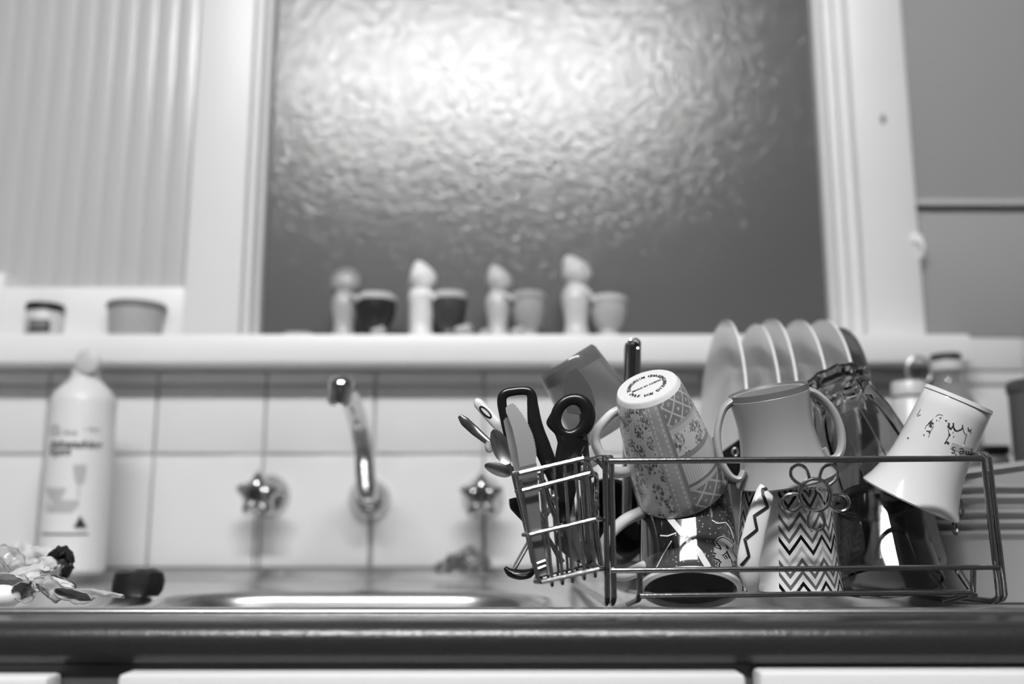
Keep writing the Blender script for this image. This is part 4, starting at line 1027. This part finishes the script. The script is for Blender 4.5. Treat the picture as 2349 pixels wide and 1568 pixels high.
v, f = rings(R_, True); f.append(tuple(range(len(R_[0]))))
tag(mesh_obj('plastic_tray', G().add([Mt @ p for p in v], f), TUB), 'tilted top tray of the stack, its rim rising to the right', 'tray', 'nested plastic trays right of the rack')

# ================================================================== JARS BEHIND, RIGHT
Yj = 1.10
c = at(2093, 1000, Yj); t = thing('white_jar', 'white jar with white lid and wire bail behind the faceted tumbler', 'jar', (c.x, Yj, W))
rj = sz(40, Yj); zl0, zl1 = at(2093, 905, Yj-rj).z, at(2093, 870, Yj-rj).z
mesh_obj('jar_body', G().lathe([(0, 0), (rj*1.0, 0), (rj*1.08, .004), (rj*1.08, zl0-W-.006), (rj*.9, zl0-W-.001), (0, zl0-W-.001)], Matrix.Translation((c.x, Yj, W)), 40), mat('jar_white', 205, .3), t)
mesh_obj('seal', G().lathe([(0, zl0-W-.0015), (rj*.93, zl0-W-.0015), (rj*.93, zl0-W+.0015), (0, zl0-W+.0015)], Matrix.Translation((c.x, Yj, W)), 40), BLACKP, t)
mesh_obj('lid', G().lathe([(0, zl1-W), (rj*.9, zl1-W), (rj*.99, zl1-W-.003), (rj*1.0, zl0-W+.001), (0, zl0-W+.001)], Matrix.Translation((c.x, Yj, W)), 40), mat('jar_white'), t)
cc = at(2108, 850, Yj)
mesh_obj('wire_bail', G().tube([cc+Vector((math.cos(a)*.9, 0, math.sin(a)*1.05))*sz(31, Yj) for a in [PI*(-.25)+1.5*PI*i/20 for i in range(21)]], .0018, 8), mat('bail_grey', 170, .3, .6), t)
Yb = 1.13
c = at(2188, 1000, Yb); t = thing('glass_bottle', 'clear bottle with dark cap over white collar at the back right', 'bottle', (c.x, Yb, W))
xb = at(2166, 840, Yb).x; rbn = sz(36, Yb)
z = lambda py: at(2166, py, Yb).z-W
Mb = Matrix.Translation((c.x*.5+xb*.5, Yb, W)); RBo = sz(66, Yb)
mesh_obj('bottle_body', G().lathe([(0, 0), (RBo*.95, 0), (RBo, .004), (RBo, z(960)), (RBo*.92, z(930)), (rbn*1.1, z(888)), (rbn*.9, z(878)), (rbn*.9, z(850)), (rbn*.75, z(850)), (rbn*.75, z(880)), (RBo*.8, z(935)), (RBo*.9, z(960)), (RBo*.9, .006), (0, .006)], Mb, 48), mat('bottle_glass', 200, .08, trans=.75, ior=1.3), t)
mesh_obj('collar', G().lathe([(0, z(852)), (rbn*1.02, z(852)), (rbn*1.05, z(849)), (rbn*1.0, z(830)), (0, z(830))], Mb, 40), mat('jar_white'), t)
mesh_obj('cap', G().lathe([(0, z(830)), (rbn*.95, z(830)), (rbn*.95, z(815)), (rbn*.85, z(812)), (0, z(812))], Mb, 40), mat('cap_dark', 60, .5), t)
# toaster and dark canister
Yt = 1.10
xa, xb2 = at(2258, 1030, Yt).x, at(2322, 1030, Yt).x; zt0, zt1 = at(2250, 1042, Yt).z, at(2250, 1020, Yt).z
t = thing('toaster', 'grey toaster with black top behind the plastic trays', 'toaster', ((xa+xb2)/2, Yt+.04, W))
mesh_obj('body', G().box((xa, Yt, W), (xb2, YW-.03, zt0), .006), mat('toaster_grey', 110, .4, .3), t)
mesh_obj('top', G().box((xa+.001, Yt+.001, zt0), (xb2-.001, YW-.031, zt1), .002), BLACKP, t)
c = at(2345, 1060, 1.02); zc = at(2345, 866, 1.02).z
xk0 = at(2318, 900, 1.04).x; xk1 = xk0+.088
t = thing('dark_canister', 'tall dark grey canister cut by the right edge of the picture', 'canister', ((xk0+xk1)/2, 1.05, W))
xc = (xk0+xk1)/2
mesh_obj('canister_body', G().lathe([(0, 0), (.040, 0), (.042, .003), (.0425, zc-W-.012), (0, zc-W-.012)], Matrix.Translation((xc, 1.04, W)), 48), mat('canister_grey', 88, .4), t)
mesh_obj('lid', G().lathe([(0, zc-W-.012), (.044, zc-W-.012), (.044, zc-W-.003), (.042, zc-W), (0, zc-W)], Matrix.Translation((xc, 1.04, W)), 48), mat('canister_lid', 70, .4), t)
